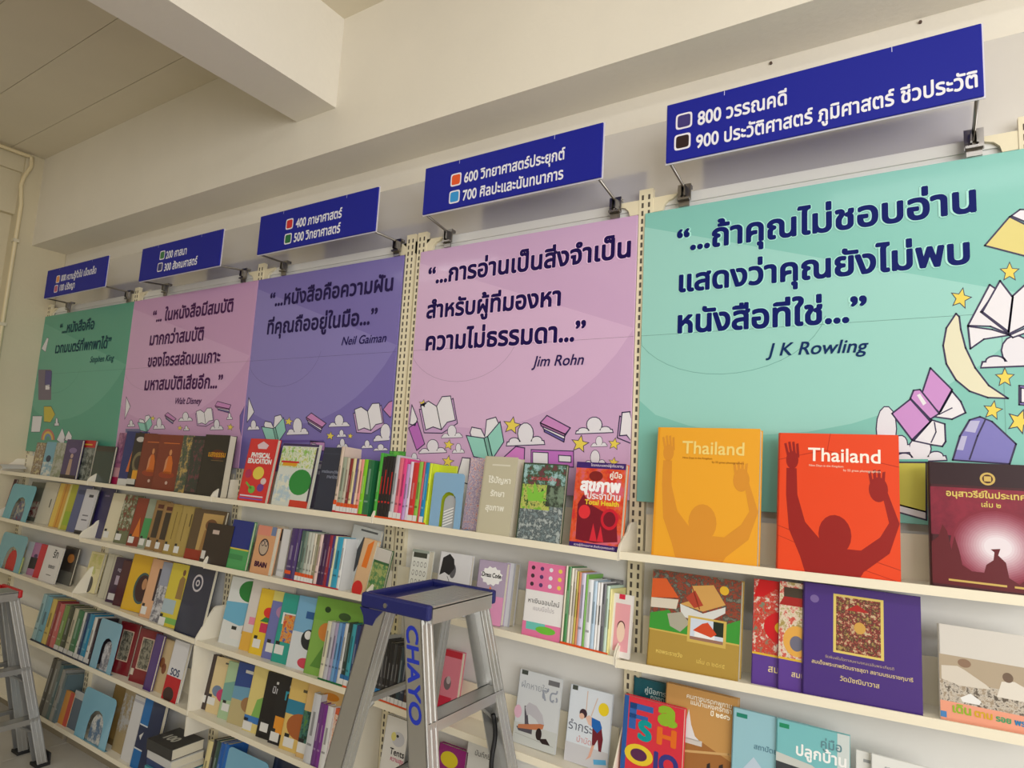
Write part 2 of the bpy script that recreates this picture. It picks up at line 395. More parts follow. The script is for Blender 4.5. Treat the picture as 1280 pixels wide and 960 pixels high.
posters = [
 (B[0]+.002, B[1]-.001, (88, 165, 142), (104, 176, 154), (30, 70, 84), (40, 84, 92)),
 (B[1]+.001, B[2]-.003, (206, 160, 204), (214, 172, 212), (74, 30, 84), (74, 30, 84)),
 (B[2]+.002, 2.113, (124, 112, 186), (140, 130, 198), (40, 28, 80), (40, 28, 90)),
 (2.196, B[4]-.022, (210, 172, 212), (220, 184, 220), (30, 14, 80), (44, 30, 88)),
 (B[4]+.001, B[5]+.02, (132, 200, 190), (156, 214, 206), (12, 26, 104), (18, 48, 100))]
Q = [[("“...หนังสือคือ", (74, 417), (117.5, 411)), ("เวทมนตร์ที่พกพาได้”", (69, 440), (138, 436)), ("*Stephen King", (112.5, 453), (142.5, 451))],
     [("“... ในหนังสือมีสมบัติ", (190.5, 402), (291, 390)), ("มากกว่าสมบัติ", (187, 430.5), (254, 426)), ("ของโจรสลัดบนเกาะ", (184.5, 458), (275, 453)), ("มหาสมบัติเสียอีก...”", (180.5, 487), (277.5, 485.5)), ("*Walt Disney", (219, 505), (252, 505))],
     [("“...หนังสือคือความฝัน", (337, 381.6), (491, 364.7)), ("ที่คุณถืออยู่ในมือ...”", (334, 416.7), (471, 405.5)), ("*Neil Gaiman", (427, 431), (483, 428))],
     [("“...การอ่านเป็นสิ่งจำเป็น", (534.7, 355.6), (788.6, 320)), ("สำหรับผู้ที่มองหา", (533, 397.4), (701, 382)), ("ความไม่ธรรมดา...”", (532, 438), (732, 425)), ("*Jim Rohn", (664.7, 458), (730, 456))],
     [("“...ถ้าคุณไม่ชอบอ่าน", (846, 312), (1221, 266.5)), ("แสดงว่าคุณยังไม่พบ", (848.6, 362.6), (1213, 331)), ("หนังสือที่ใช่...”", (847, 415), (1084, 402)), ("*J K Rowling", (957.5, 444), (1086, 441))]]
plabels = ['green quote poster at the far left, beside the cream pillar', 'narrow pink quote poster with four lines of text', 'purple quote poster between the two pink ones',
           'wide pink quote poster with glossy plastic wrap right of the purple one', 'large mint green quote poster with crescent moon at the right']
for i, (x0, x1, c0, c1, ct, ca) in enumerate(posters):
    po = empty('quote_poster', ((x0+x1)/2, PY, PZ0)); ox = -(x0+x1)/2
    T = Matrix.Translation((ox, -PY, -PZ0))
    zt = PZ1
    MB().box(x0, x1, PY, PY+.0055, PZ0, zt, mat(c0, .36, coat=.3 if i == 3 else .1, bump=.12 if i == 3 else .03, bscale=14), T).build('board', po, bevel=.0012)
    a = Art(W, PY)
    wd = x1-x0
    # soft swooshes printed on the background + horizontal print seam
    def PS(s, t): return (x0+s*wd, PZ0+t*(zt-PZ0))
    aw = Art(lambda u, v: (x0+u*wd, PZ0+v*(zt-PZ0)), PY)
    def arc(cx, cy, rx, ry, a0, a1, n=18): return [(min(max(cx+rx*math.cos(R(a0+(a1-a0)*k/n)), 0), 1), min(max(cy+ry*math.sin(R(a0+(a1-a0)*k/n)), 0), 1)) for k in range(n+1)]
    aw.poly(arc(.35, .95, .75, .72, 180, 330), c1, .5, mat(c1, .36, coat=.1))
    aw.stroke(arc(.25, .62, .28, .2, 190, 350), .0016, tuple(int(.88*q) for q in c0), 1, closed=False)
    aw.rect(0, .56, 1, .5612, tuple(int(.7*q) for q in c0), 1.2)
    if i == 4: aw.rect(.905, .1, .9065, .56, tuple(int(.85*q) for q in c0), 1.2)
    a.mb = aw.mb
    if i == 4:
        outl(a, [(1231, 307), (1262, 271), (1300, 290), (1300, 325)], (226, 212, 130), 3); outl(a, [(1264, 270), (1275, 262), (1300, 262), (1300, 285)], PG, 2)
        art_star(a, 1262, 340, 11, rot=0); art_star(a, 1201, 373, 12, rot=12); art_star(a, 1256, 472, 11, rot=0); art_star(a, 1241, 513, 11); art_star(a, 1274, 527, 14, rot=20)
        mo = [(1195, 392), (1183, 410), (1179, 432), (1183, 455), (1195, 475), (1212, 489), (1235, 497), (1260, 498), (1236, 482), (1219, 460), (1207, 435), (1201, 412), (1199, 396)]
        outl(a, mo, (232, 228, 200), 3)
        outl(a, [(1210, 407), (1237, 356), (1246, 362), (1226, 390), (1262, 418), (1238, 408)], PG, 3)
        outl(a, [(1228, 390), (1250, 351), (1266, 372), (1261, 415)], PG, 4)
        outl(a, [(1260, 418), (1266, 370), (1290, 348), (1300, 350), (1300, 398)], PG, 4)
        outl(a, [(1210, 408), (1240, 412), (1262, 419), (1230, 424), (1213, 436)], PG, 3); outl(a, [(1262, 419), (1300, 402), (1300, 410), (1266, 422)], PG, 3)
        art_cloud(a, 1270, 457, 86, 38); art_stack(a, 1274, 482, 1300, 506, (140, 120, 196))
        V = (206, 148, 212)
        outl(a, [(1152, 493), (1163, 460), (1190, 487), (1174, 516)], V, 3); outl(a, [(1115, 517), (1138, 499), (1163, 527), (1140, 550)], V, 3)
        outl(a, [(1138, 498), (1142, 488), (1150, 487), (1174, 517), (1163, 524)], V, 4)
        a.poly([(1146, 494), (1150, 492), (1158, 504), (1154, 507)], PG, 5.2)
        outl(a, [(1190, 489), (1201, 502), (1207, 516), (1190, 524), (1168, 521), (1176, 514)], PG, 3); outl(a, [(1165, 525), (1181, 530), (1182, 552), (1178, 558), (1165, 556), (1142, 551)], PG, 3)
        a.stroke([(1190, 510), (1174, 518)], .0025, INK, 4.5, False); a.stroke([(1168, 528), (1170, 540), (1164, 553)], .0025, INK, 4.5, False)
        outl(a, [(1191, 575), (1200, 545), (1212, 525), (1225, 521), (1240, 527), (1270, 555), (1262, 580)], (128, 124, 196), 3)
        a.stroke([(1232, 524), (1222, 545), (1212, 574)], .003, INK, 4.5, False)
        a.poly([(1206, 539), (1213, 526), (1225, 526), (1219, 541)], (190, 188, 224), 4.2); a.poly([(1196, 562), (1202, 545), (1209, 545), (1204, 563)], (190, 188, 224), 4.2)
        art_cloud(a, 1150, 576, 66, 30); art_cloud(a, 1108, 566, 60, 60)
        outl(a, [(1120, 578), (1158, 578), (1158, 640), (1120, 630)], (214, 210, 90), 3); a.rect(1112, 574, 1160, 577, (110, 190, 176), 4.6)
        outl(a, [(1120, 630), (1158, 640), (1158, 650), (1122, 640)], PG, 3)
    if i == 3:
        art_open(a, 548, 520, 44, -10, (206, 168, 214)); art_tent(a, 606, 550, 46, 0); art_closed(a, 694, 534, 38, 5)
        art_open(a, 793, 534, 40, 8, (206, 168, 214))
        for q in [(529, 505, 5), (561, 556, 6), (640, 532, 10), (725, 555, 10), (768, 555, 7), (560, 577, 7), (767, 578, 6)]: art_star(a, *q)
        for q in [(565, 547, 26, 16), (541, 566, 34, 17), (573, 566, 15, 12), (657, 556, 47, 28), (743, 541, 46, 20), (749, 558, 20, 13), (744, 582, 28, 20), (518, 578, 16, 12), (797, 582, 12, 10)]: art_cloud(a, *q)
        art_stack(a, 664, 562, 717, 582, (200, 120, 206)); outl(a, [(626, 575), (645, 558), (656, 560), (655, 584), (630, 586)], (214, 130, 206), 3)
        outl(a, [(515, 506), (522, 524), (519, 532), (512, 530)], PG, 3); outl(a, [(511, 535), (522, 527), (531, 555), (521, 563)], (190, 110, 196), 3)
        outl(a, [(570, 600), (578, 572), (588, 573), (585, 605)], PG, 3)
    if i == 2:
        art_open(a, 461, 524, 36, -8, (206, 168, 214)); art_tent(a, 342, 537, 30, 0); art_closed(a, 395, 527, 26, 12)
        outl(a, [(479, 512), (486, 503), (500, 501), (499, 520), (488, 522)], (206, 140, 196), 3); a.poly([(491, 512), (499, 510), (498, 518), (491, 519)], PG, 4.2)
        outl(a, [(311, 497), (318, 515), (309, 528)], PG, 3)
        for q in [(361, 527, 5), (413, 545, 5), (438, 545, 3.4), (491, 561, 3.6)]: art_star(a, *q)
        for q in [(317, 537, 15, 12), (372, 543, 27, 21), (424, 533, 26, 15), (427, 546, 12, 9), (482, 551, 30, 22), (428, 559, 14, 11), (459, 560, 14, 10), (476, 563, 18, 8)]: art_cloud(a, *q)
        a.rect(352, 550, 405, 553, (100, 80, 160), 2); art_stack(a, 388, 551, 406, 562, (206, 150, 206))
    if i == 1:
        art_open(a, 256, 522, 22, -6, (206, 168, 214), .003); art_closed(a, 213, 522, 15, 14, wd=.003); art_closed(a, 279, 508, 20, -8, wd=.003)
        outl(a, [(158, 496), (163, 508), (156, 524)], PG, 3); outl(a, [(300, 520), (311, 508), (310, 545), (300, 535)], (112, 96, 176), 3); art_tent(a, 181, 530, 18, 0, wd=.003)
        for q in [(191, 523, 3), (225, 535, 3), (288, 534, 4), (234, 536, 2.5)]: art_star(a, *q)
        for q in [(164, 533, 9, 8), (199, 536, 14, 14), (232, 526, 17, 11), (271, 537, 16, 13), (287, 524, 7, 8), (233, 538, 7, 6)]: art_cloud(a, *q)
        a.rect(157, 536, 176, 541, (120, 120, 160), 2)
    if i == 0:
        outl(a, [(52, 436), (59, 422), (61, 423), (57, 440)], PG, 3, .0025); a.rect(48, 462, 64, 500, (120, 108, 128), 2)
        outl(a, [(57, 463), (65, 464), (64, 483), (56, 481)], (84, 76, 140), 3, .0025); a.rect(57, 481, 62, 487, PG, 3.2)
        outl(a, [(55, 508), (64, 508), (69, 518), (63, 528), (55, 527)], (206, 190, 70), 3, .0025); outl(a, [(41, 520), (53, 520), (50, 540), (39, 540)], PG, 3, .0025)
        for k, cc in enumerate([(200, 120, 110), (226, 190, 90), (110, 150, 190), (92, 168, 136)]): a.ell(60, 550, 8.5-2*k, 14-3*k, cc, 2+.4*k, 12, 180, 360)
        outl(a, [(71, 550), (78, 535), (82, 548), (79, 556)], PG, 3, .0025); outl(a, [(80, 550), (86, 538), (90, 545), (89, 552)], PG, 3, .0025); art_cloud(a, 71, 532, 6, 10)
    for k in range(len(a.mb.v)):
        p = a.mb.v[k]; a.mb.v[k] = (min(max(p[0], x0), x1)+ox, p[1]-PY, max(p[2], PZ0)-PZ0)
    a.build('printed_art', po)
    for s, p, q in Q[i]:
        t = Art(W, 0); au = Art(W, 0)
        xa, za = W(*p); xb, zb = W(*q); z = (za+zb)/2-PZ0
        if s[0] == '*': au.text(s[1:], xa+ox, xb+ox, z, ca, 7, .016, 1.0, .25); au.build('author_name', po)
        else:
            if i >= 3: t.text(s, xa+ox, xb+ox, z, tuple(min(255, q+24) for q in c1), 6, .065, 1.0)
            t.text(s, xa+ox, xb+ox, z, ct, 7, .036 if i >= 3 else .03, 1.0)
            t.build('quote_line', po)
    tag(po, plabels[i], 'poster')
# ------------------------------------------------------------------ hanging category signs
SY = -.15
signs = [((60, 337), (135, 321), (134, 357), -.9), ((178, 313), (279, 284), 0, 0), ((326, 270), (473, 234), 0, 0), ((532, 212), (754, 151), 0, 0), ((834, 129), (1227, 32), 0, 0)]
stext = [[("000 ความรู้ทั่วไป เบ็ดเตล็ด", (76, 352), (120, 341), (236, 150, 70), (72.5, 349)), ("100 ปรัชญา", (74, 364), (93, 359.5), (190, 70, 120), (70, 361))],
         [("200 ศาสนา", (207, 324), (233, 317), (40, 120, 70), (203, 319)), ("300 สังคมศาสตร์", (205, 338), (246, 331), (34, 44, 120), (200, 334))],
         [("400 ภาษาศาสตร์", (369.5, 284.6), (427, 271.6), (206, 30, 40), (362, 280)), ("500 วิทยาศาสตร์", (367, 302.5), (425, 290.5), (20, 110, 60), (360, 298.5))],
         [("600 วิทยาศาสตร์ประยุกต์", (580, 228), (706, 199), (232, 84, 20), (570, 224.5)), ("700 ศิลปะและนันทนาการ", (578, 251), (704, 223), (40, 150, 220), (568, 246))],
         [("800 วรรณคดี", (872, 154), (983.5, 133), (60, 50, 120), (855, 151)), ("900 ประวัติศาสตร์ ภูมิศาสตร์ ชีวประวัติ", (870, 183), (1222.5, 111), (40, 16, 20), (853, 177))]]
slab = ['small dark blue hanging sign numbered 000 and 100 above the green poster', 'dark blue hanging sign numbered 200 and 300 above the narrow pink poster', 'blue hanging sign numbered 400 and 500 above the purple poster',
        'blue hanging sign numbered 600 and 700 above the wide pink poster', 'long blue hanging sign numbered 800 and 900 at the top right']
steel = mat((150, 146, 142), .3, 1); SB = mat((24, 32, 150), .5, spec=.25)
for i, (pa, pb, _, _2) in enumerate(signs):
    a_, b_ = uy(*pa, SY), uy(*pb, SY); x0, x1 = a_.x, b_.x; zt = (a_.z+b_.z)/2; zb = zt-.168
    sg = empty('category_sign', ((x0+x1)/2, SY, zb)); ox = -(x0+x1)/2; T = Matrix.Translation((ox, -SY, -zb))
    pn = MB().box(x0, x1, SY, SY+.006, zb, zt, SB, T).build('sign_panel', sg, bevel=.002)
    MB().box(x0-.003, x1+.003, SY+.006, SY+.0085, zb-.003, zt+.003, mat((225, 222, 232), .3), T).build('sign_edge', sg)
    MB().box(x0, x1, SY+.0085, SY+.0105, zb, zt, SB, T).build('sign_back', sg)
    a = Art(lambda u, v: (0, 0), 0)
    fr = lambda u, v: (uy(u, v, SY).x, uy(u, v, SY).z)
    for s, p, q, cc, sq in stext[i]:
        xa, za = fr(*p); xb, zb2 = fr(*q)
        ta = Art(fr, 0); ta.text(s, xa+ox, xb+ox, (za+zb2)/2-zb, (236, 236, 246), 2, .026, 1.28); ta.build('sign_text', sg); a = Art(fr, 0)
        sx, sz = fr(*sq); r = .0225; sz -= zb; sx += ox
        def rr(rad, k=.35): return [(sx+rad*(math.copysign(abs(math.cos(R(t)))**k, math.cos(R(t)))), sz+rad*(math.copysign(abs(math.sin(R(t)))**k, math.sin(R(t))))) for t in range(0, 360, 12)]
        a.fr = lambda u, v: (u, v)
        a.poly(rr(r), (236, 232, 244), 1); a.poly(rr(r*.78), cc, 2); a.build('colour_square', sg)
    a = Art(lambda u, v: (u, v), 0)
    for xx in (.22, .76):
        X_ = (x0+(x1-x0)*xx)+ox; a.rect(X_, zt-zb-.014, X_+.0015, zt-zb, (200, 205, 235), 1)
    a.build('edge_mark', sg)
    for xx in (x0+.01, x1-.012):
        xw = xx
        arm = MB().tube([(xw+ox, .008, zb+.002-zb), (xw+ox, -.02-SY-.0, 2.352-zb), (xw+ox, .0-SY-.022, 2.33-zb)], .0042, steel, 8).build('arm', sg, smooth=True)
        cl = MB().box(xw-.019, xw+.019, -.018, -.013, 2.312, 2.362, steel, T).box(xw-.017, xw+.017, -.030, -.018, 2.312, 2.318, steel, T)
        cl.box(xw-.008, xw-.004, -.034, -.018, 2.322, 2.352, steel, T).box(xw+.004, xw+.008, -.034, -.018, 2.322, 2.352, steel, T)
        cl.box(xw-.017, xw+.017, -.013, .006, 2.352, 2.362, steel, T).box(xw-.015, xw+.015, -.0185, -.0128, 2.296, 2.312, steel, T)
        cl.build('clamp', sg)
    tag(sg, slab[i], 'sign')
# ------------------------------------------------------------------ books
PGM = pagemat()
def place(b, l, blx, y, zoff=-.0055):
    f = SH[(b, l)]
    x = bisect(lambda x: pr((x, y, f(x)+zoff))[0]-blx, -3, 6)
    return x, f(x)+zoff
def book_mesh(w, h, t, c, T=None, cm=None):
    m = cm or mat(c, .33, coat=.25); k = min(.0022, t*.18)
    cv = MB().box(0, w, 0, k, 0, h, m).box(0, w, t-k, t, 0, h, m)
    # rounded spine
    n = 4; pts = [(0, 0)]+[(-t*.18*math.sin(math.pi*i/n), t*i/n) for i in range(1, n)]+[(0, t), (k, t), (k, 0)]
    cv.prism(pts, 0, h, m, 'z')
    ps = MB().box(k, w-.003, k, t-k, .003, h-.003, PGM)
    return cv, ps
ALLB = []
def where(b, l): return ', %s, %s' % (LN[l], BN[b-1])
def faceb(b, l, blx, ty, desc, c, prints=None, brx=None, ratio=.72, t=.014, y=-.098, lean=9, yaw=0, cat='book', group=None, roll=0, pic=None, zoff=-.0055, name='book'):
    x, z = place(b, l, blx, y, zoff); a = R(lean)
    Rm = Matrix.Rotation(R(yaw), 3, 'Z') @ Matrix.Rotation(R(roll), 3, 'Y') @ Matrix.Rotation(-a, 3, 'X')
    P = lambda X_, H_: Vector((x, y, z))+Rm @ Vector((X_, 0, H_))
    h = bisect(lambda s: ty-pr(P(0, s))[1], .01, .8)
    w = bisect(lambda s: pr(P(s, 0))[0]-brx, .005, .8) if brx else h*ratio
    o = empty(name, (x, y, z)); o.rotation_euler = Rm.to_euler()
    cv, ps = book_mesh(w, h, t, c, cm=pic)
    cv.build('cover', o); ps.build('page_block', o)
    if prints:
        A = Art(lambda u, v: (u*w, v*h), 0, .0002); At = Art(A.fr, 0, .0002)
        for q in prints:
            k = q[0]
            if k == 'r': A.rect(q[1], q[2], q[3], q[4], q[5], q[6] if len(q) > 6 else 1)
            elif k == 'e': A.ell(q[1], q[2], q[3], q[4], q[5], q[6] if len(q) > 6 else 1.5)
            elif k == 'p': A.poly(q[1], q[2], q[3] if len(q) > 3 else 1.5)
            elif k == 'n': A.rect(q[1], q[2], q[3], q[4], None, q[7] if len(q) > 7 else 1, noisemat(q[5], q[6]))
            elif k == 's': A.stroke(q[1], q[2]*w, q[3], q[4] if len(q) > 4 else 2, False)
            elif k == 't': At.text(q[1], q[2]*w, q[3]*w, q[4]*h, q[5], q[6] if len(q) > 6 else 4, q[7] if len(q) > 7 else .02, q[8] if len(q) > 8 else 1)
        if A.mb.v: A.build('cover_print', o)
        if At.mb.v: At.build('cover_text', o)
    tag(o, desc+where(b, l), cat, group or 'face-out books on the '+LN[l]+' of the '+BN[b-1])
    ALLB.append(o); return o
def lab(x=.1, z=.08, c=(226, 226, 224)):  # call-number sticker
    return [('r', x, z, x+.3, z+.13, c, 3), ('r', x, z+.13, x+.14, z+.18, (40, 40, 40), 3)]
def spine(b, l, xa, xb, ty, desc, c, band=None, lab_=None, foot=None, d=.098, y=-.116, lean=4.5, roll=0, title=None, vx=0, group=None):
    xl, z = place(b, l, xa, y); xr, _ = place(b, l, xb, y); t = max(.004, xr-xl-.0006); a = R(lean)
    Rm = Matrix.Rotation(R(roll), 3, 'Y') @ Matrix.Rotation(-a, 3, 'X')
    h = bisect(lambda s: ty-pr(Vector((xl, y, z))+Rm @ Vector((0, 0, s)))[1], .01, .8)
    o = empty('book', (xl, y, z)); o.rotation_euler = Rm.to_euler()
    m = mat(c, .33, coat=.25); k = min(.0018, t*.2)
    n = 4; pts = [(0, .001)]+[(t*i/n, .001-.0025*math.sin(math.pi*i/n)) for i in range(1, n)]+[(t, .001), (t, k+.001), (0, k+.001)]
    MB().prism(pts, 0, h, m, 'z').box(0, k, .002, d, 0, h, m).box(t-k, t, .002, d, 0, h, m).build('cover', o)
    MB().box(k, t-k, k+.002, d-.003, .003, h-.003, PGM).build('page_block', o)
    A = Art(lambda u, v: (u*t, v*h), -.0016, .0003)
    if band: A.rect(.02, .135, .98, .2, band, 1.5)
    if lab_: A.rect(.02, .03, .98, .14, lab_, 1)
    if foot: A.rect(-.02, 0, 1.02, .05, foot, 2.2)
    lum = sum(c)/3; tc = title or (tuple(int(q*.55+95) for q in c) if lum < 130 else tuple(int(q*.7) for q in c))
    if t > .006: A.rect(.34, .4, .66, .4+random.uniform(.25, .45), tc, 1); 
    if t > .012: A.rect(.2, .26, .8, .29, tc, 1)
    A.build('spine_print', o)
    tag(o, desc+where(b, l), 'book', group or 'spine-out books on the '+LN[l]+' of the '+BN[b-1]); ALLB.append(o); return o
def bookend(b, l, blx, brx, ty, desc, c=(130, 178, 212), y=-.115, lean=4, arch=True, inner=None, hatch=False):
    x, z = place(b, l, blx, y); a = R(lean); Rm = Matrix.Rotation(-a, 3, 'X')
    h = bisect(lambda s: ty-pr(Vector((x, y, z))+Rm @ Vector((0, 0, s)))[1], .01, .8)
    w = bisect(lambda s: pr((x+s, y, z))[0]-brx, .005, .8)
    o = empty('bookend', (x, y, z)); o.rotation_euler = Rm.to_euler(); m = mat(c, .35, coat=.3)
    r = w*.08; aw = w*.24; cx = w*.56; ah = h*.66; ow = aw
    outer = [(0, 0), (0, h-r)]+[(r-r*math.cos(R(q)), h-r+r*math.sin(R(q))) for q in (30, 60, 90)]+[(w-r+r*math.sin(R(q)), h-r+r*math.cos(R(q))) for q in (0, 30, 60, 90)]+[(w, 0)]
    if arch:
        outer += [(cx+ow, 0), (cx+ow, ah-ow)]+[(cx+ow*math.cos(R(q)), ah-ow+ow*math.sin(R(q))) for q in (30, 60, 90, 120, 150)]+[(cx-ow, ah-ow), (cx-ow, 0)]
    MB().prism(outer, 0, .0018, m, 'y').build('plate', o)
    MB().box(0, w, .0018, .07, 0, .0018, m).build('base_plate', o)
    if arch: MB().prism([(cx-ow*.8, .003)]+[(cx+ow*.8*math.cos(R(q)), (ah-ow)*.95+ow*.8*math.sin(R(q))) for q in (180, 150, 120, 90, 60, 30, 0)]+[(cx+ow*.8, .003)], .010, .0115, inner or mat((176, 180, 184), .4), 'y').build('tongue', o)
    if hatch:
        A = Art(lambda u, v: (u, v), .0085, .0003)
        for k in range(6): A.poly([(cx-ow*.7, .004+.009*k), (cx+ow*.6, .02+.009*k), (cx+ow*.6, .024+.009*k), (cx-ow*.7, .008+.009*k)], (240, 240, 240), 1)
        A.build('hatched_sticker', o)
    tag(o, desc+where(b, l), 'bookend'); return o
BK = (26, 24, 28); WH = (232, 232, 232); OR = (224, 84, 30); RD = (190, 30, 40)
# ---- rightmost bay, top shelf
sil = [(.14, 1), (.09, .93), (.06, .86)]
def swimmer(c, hi):
    P = [[(.25, 0), (.2, .12), (.1, .3), (.07, .55), (.07, .74), (.16, .74), (.17, .55), (.24, .36), (.4, .22), (.55, .2), (.7, .2), (.85, .3), (.92, .4), (.88, .55), (.8, .62), (.9, .63), (1, .4), (.92, .2), (.72, .06), (.68, 0)]]
    return [('p', P[0], c, 1.5), ('e', .49, .29, .135, .135, c, 1.8), ('e', .12, .8, .055, .065, c, 1.5), ('e', .84, .62, .075, .085, c, 1.9)] + \
           [('p', [(.075+.028*i, .82), (.045+.036*i, .92+.012*(1.5-abs(i-1.5))), (.066+.036*i, .925+.012*(1.5-abs(i-1.5))), (.1+.028*i, .82)], c, 1.7) for i in range(4)] + [('p', [(.775+.03*i, .66), (.76+.038*i, .74+.012*(1.5-abs(i-1.5))), (.782+.038*i, .745+.012*(1.5-abs(i-1.5))), (.80+.03*i, .66)], c, 1.7) for i in range(4)]
def thai(tc, sc):
    return [('t', 'Thailand', .26, .86, .80, tc, 4, .018), ('t', 'Nine Days in the Kingdom', .27, .56, .76, sc, 4, .01), ('t', 'by 55 great photographers', .56, .86, .735, sc, 4, .01)]
faceb(5, 1, 814, 534, 'orange coffee-table book titled Thailand, face out', (238, 168, 44), [('r', 0, 0, .02, 1, (226, 150, 30), 1)]+swimmer((218, 146, 48), 0)+thai((240, 214, 130), (140, 90, 30)), brx=946, t=.032, lean=5, y=-.11)
rs = (150, 26, 26)
faceb(5, 1, 971, 541, 'red coffee-table book titled Thailand with dark swimmer silhouette', (232, 70, 30), swimmer(rs, 0)+[('s', [(0, .8), (.4, .88), (1, .78)], .006, (180, 40, 20), 1.2), ('s', [(0, .32), (.5, .2), (1, .1)], .006, (180, 40, 20), 1.2), ('s', [(0, .25), (.5, .12), (1, .02)], .005, (180, 40, 20), 1.2), ('s', [(.45, 1), (.42, .85)], .005, (180, 40, 20), 1.2)]+thai((250, 240, 230), (245, 225, 205)), brx=1126, t=.030, lean=5, y=-.11)
g = (206, 176, 96)
faceb(5, 1, 1166, 577, 'dark maroon book on monuments with glowing silhouette cover', (66, 18, 34), [('n', 0, .42, 1, .8, [(74, 20, 38), (112, 26, 50), (140, 36, 60)], 3, .6), ('r', 0, .82, 1, 1, (44, 20, 32), 1)]+[('e', .56, .36, .40-.022*k, .29-.0165*k, (int(128+8*k), int(34+14.5*k), int(56+13.5*k)), 1+.1*k) for k in range(14)] +
      [('p', [(0, .04), (0, .36), (.06, .4), (.1, .5), (.14, .45), (.17, .3), (.2, .42), (.24, .3), (.26, .2), (.34, .16), (.44, .16), (.46, .22), (.52, .26), (.53, .32), (.50, .34), (.58, .35), (.56, .30), (.62, .25), (.64, .14), (.72, .1), (.8, .16), (1, .14), (1, .04)], (96, 20, 34), 2.6),
       ('r', .14, .07, .62, .085, g, 3), ('r', .68, .07, .98, .085, g, 3), ('e', .5, .88, .065, .05, g, 3), ('e', .5, .88, .045, .035, (70, 30, 30), 3.3), ('r', .47, .86, .53, .90, g, 3.6), ('t', 'อนุสาวรีย์ในประเทศไทย', .14, .94, .73, (220, 196, 110), 4, .03), ('t', 'เล่ม ๒', .44, .6, .66, (220, 196, 110), 4, .02)], brx=1322, t=.03, lean=5, y=-.112)
# ---- rightmost bay, second shelf
gd = (176, 144, 66)
faceb(5, 2, 808, 711, 'gold book with aerial temple picture on its cover', gd, [('n', 0, .40, 1, 1, [(90, 90, 84), (120, 122, 110), (60, 66, 60), (160, 60, 40), (80, 84, 70)], 60, .5), ('r', 0, .37, 1, .385, (206, 178, 90), 2),
      ('p', [(0, .38), (0, .54), (.22, .6), (.3, .5), (.55, .44), (.75, .5), (1, .62), (1, .38)], (60, 150, 56), 1), ('p', [(.2, .56), (.36, .6), (.46, .5), (.36, .4), (.24, .44)], (170, 166, 150), 1.5),
      ('p', [(0, .7), (0, .9), (.16, .92), (.32, .74)], (212, 92, 44), 1.5), ('p', [(0, .6), (0, .7), (.32, .72), (.3, .62)], (214, 206, 190), 1.4), ('p', [(.34, .68), (.36, .56), (.62, .52), (.84, .66), (.84, .72), (.6, .62)], (214, 216, 214), 1.4),
      ('p', [(.34, .68), (.48, .74), (.46, .88), (.7, .92), (.84, .74), (.6, .64)], (206, 158, 88), 1.8), ('s', [(.46, .88), (.56, .66)], .012, (140, 60, 40), 2), ('p', [(.4, .75), (.5, .84), (.6, .7), (.5, .66)], (176, 66, 48), 2), ('e', .82, .88, .05, .045, (220, 176, 50), 2),
      ('r', .44, .32, .86, .58, (206, 176, 90), 2.2), ('r', .47, .35, .83, .56, (206, 216, 232), 2.5), ('p', [(.5, .44), (.6, .52), (.66, .54), (.76, .44), (.7, .4)], (206, 74, 40), 2.8), ('r', .52, .37, .74, .44, (236, 236, 236), 2.7), ('r', .72, .42, .83, .56, (30, 44, 36), 2.7), ('r', .47, .35, .83, .38, (150, 110, 96), 2.9),
      ('t', 'หอพระราชวัง', .1, .4, .15, (226, 200, 110), 4, .02), ('t', 'เล่ม ๓ ๒๕๔๕', .56, .86, .13, (226, 200, 110), 4, .01)], brx=922, t=.03, y=-.108, lean=8)
rc = [('n', 0, .3, 1, 1, [(176, 26, 36), (222, 214, 196), (190, 34, 40), (206, 70, 50), (120, 130, 110)], 70, 1), ('r', 0, .28, 1, .3, (220, 180, 60), 2)]
faceb(5, 2, 939, 723, 'red patterned book with purple base, leftmost behind the purple book', (92, 60, 150), rc+[('e', .6, .56, .4, .16, (204, 24, 36), 2), ('e', .6, .56, .2, .07, (220, 180, 40), 2.3), ('p', [(0, .82), (.1, 1), (.9, 1), (.6, .88), (.4, .92), (.2, .84)], (200, 20, 30), 2), ('t', 'สมเด็จพระ', .3, 1.0, .14, (226, 206, 160), 4, .02)], brx=1010, t=.01, y=-.094, lean=6)
faceb(5, 2, 972, 726, 'white and red temple mural book with purple base', (92, 60, 150), [('n', 0, .3, 1, 1, [(222, 214, 196), (200, 60, 50), (230, 220, 200), (170, 150, 90)], 60, 1), ('r', 0, .28, 1, .3, (220, 180, 60), 2), ('p', [(0, .78), (.1, .86), (.7, .86), (.8, .78)], (166, 36, 36), 2), ('r', .1, .86, .6, .95, (70, 60, 50), 2), ('e', .4, .46, .3, .14, (226, 170, 80), 2), ('e', .4, .44, .15, .07, (110, 110, 130), 2.3), ('t', 'สมเด็จพระ', .3, 1.0, .14, (226, 206, 160), 4, .02)], brx=1030, t=.01, y=-.104, lean=6)
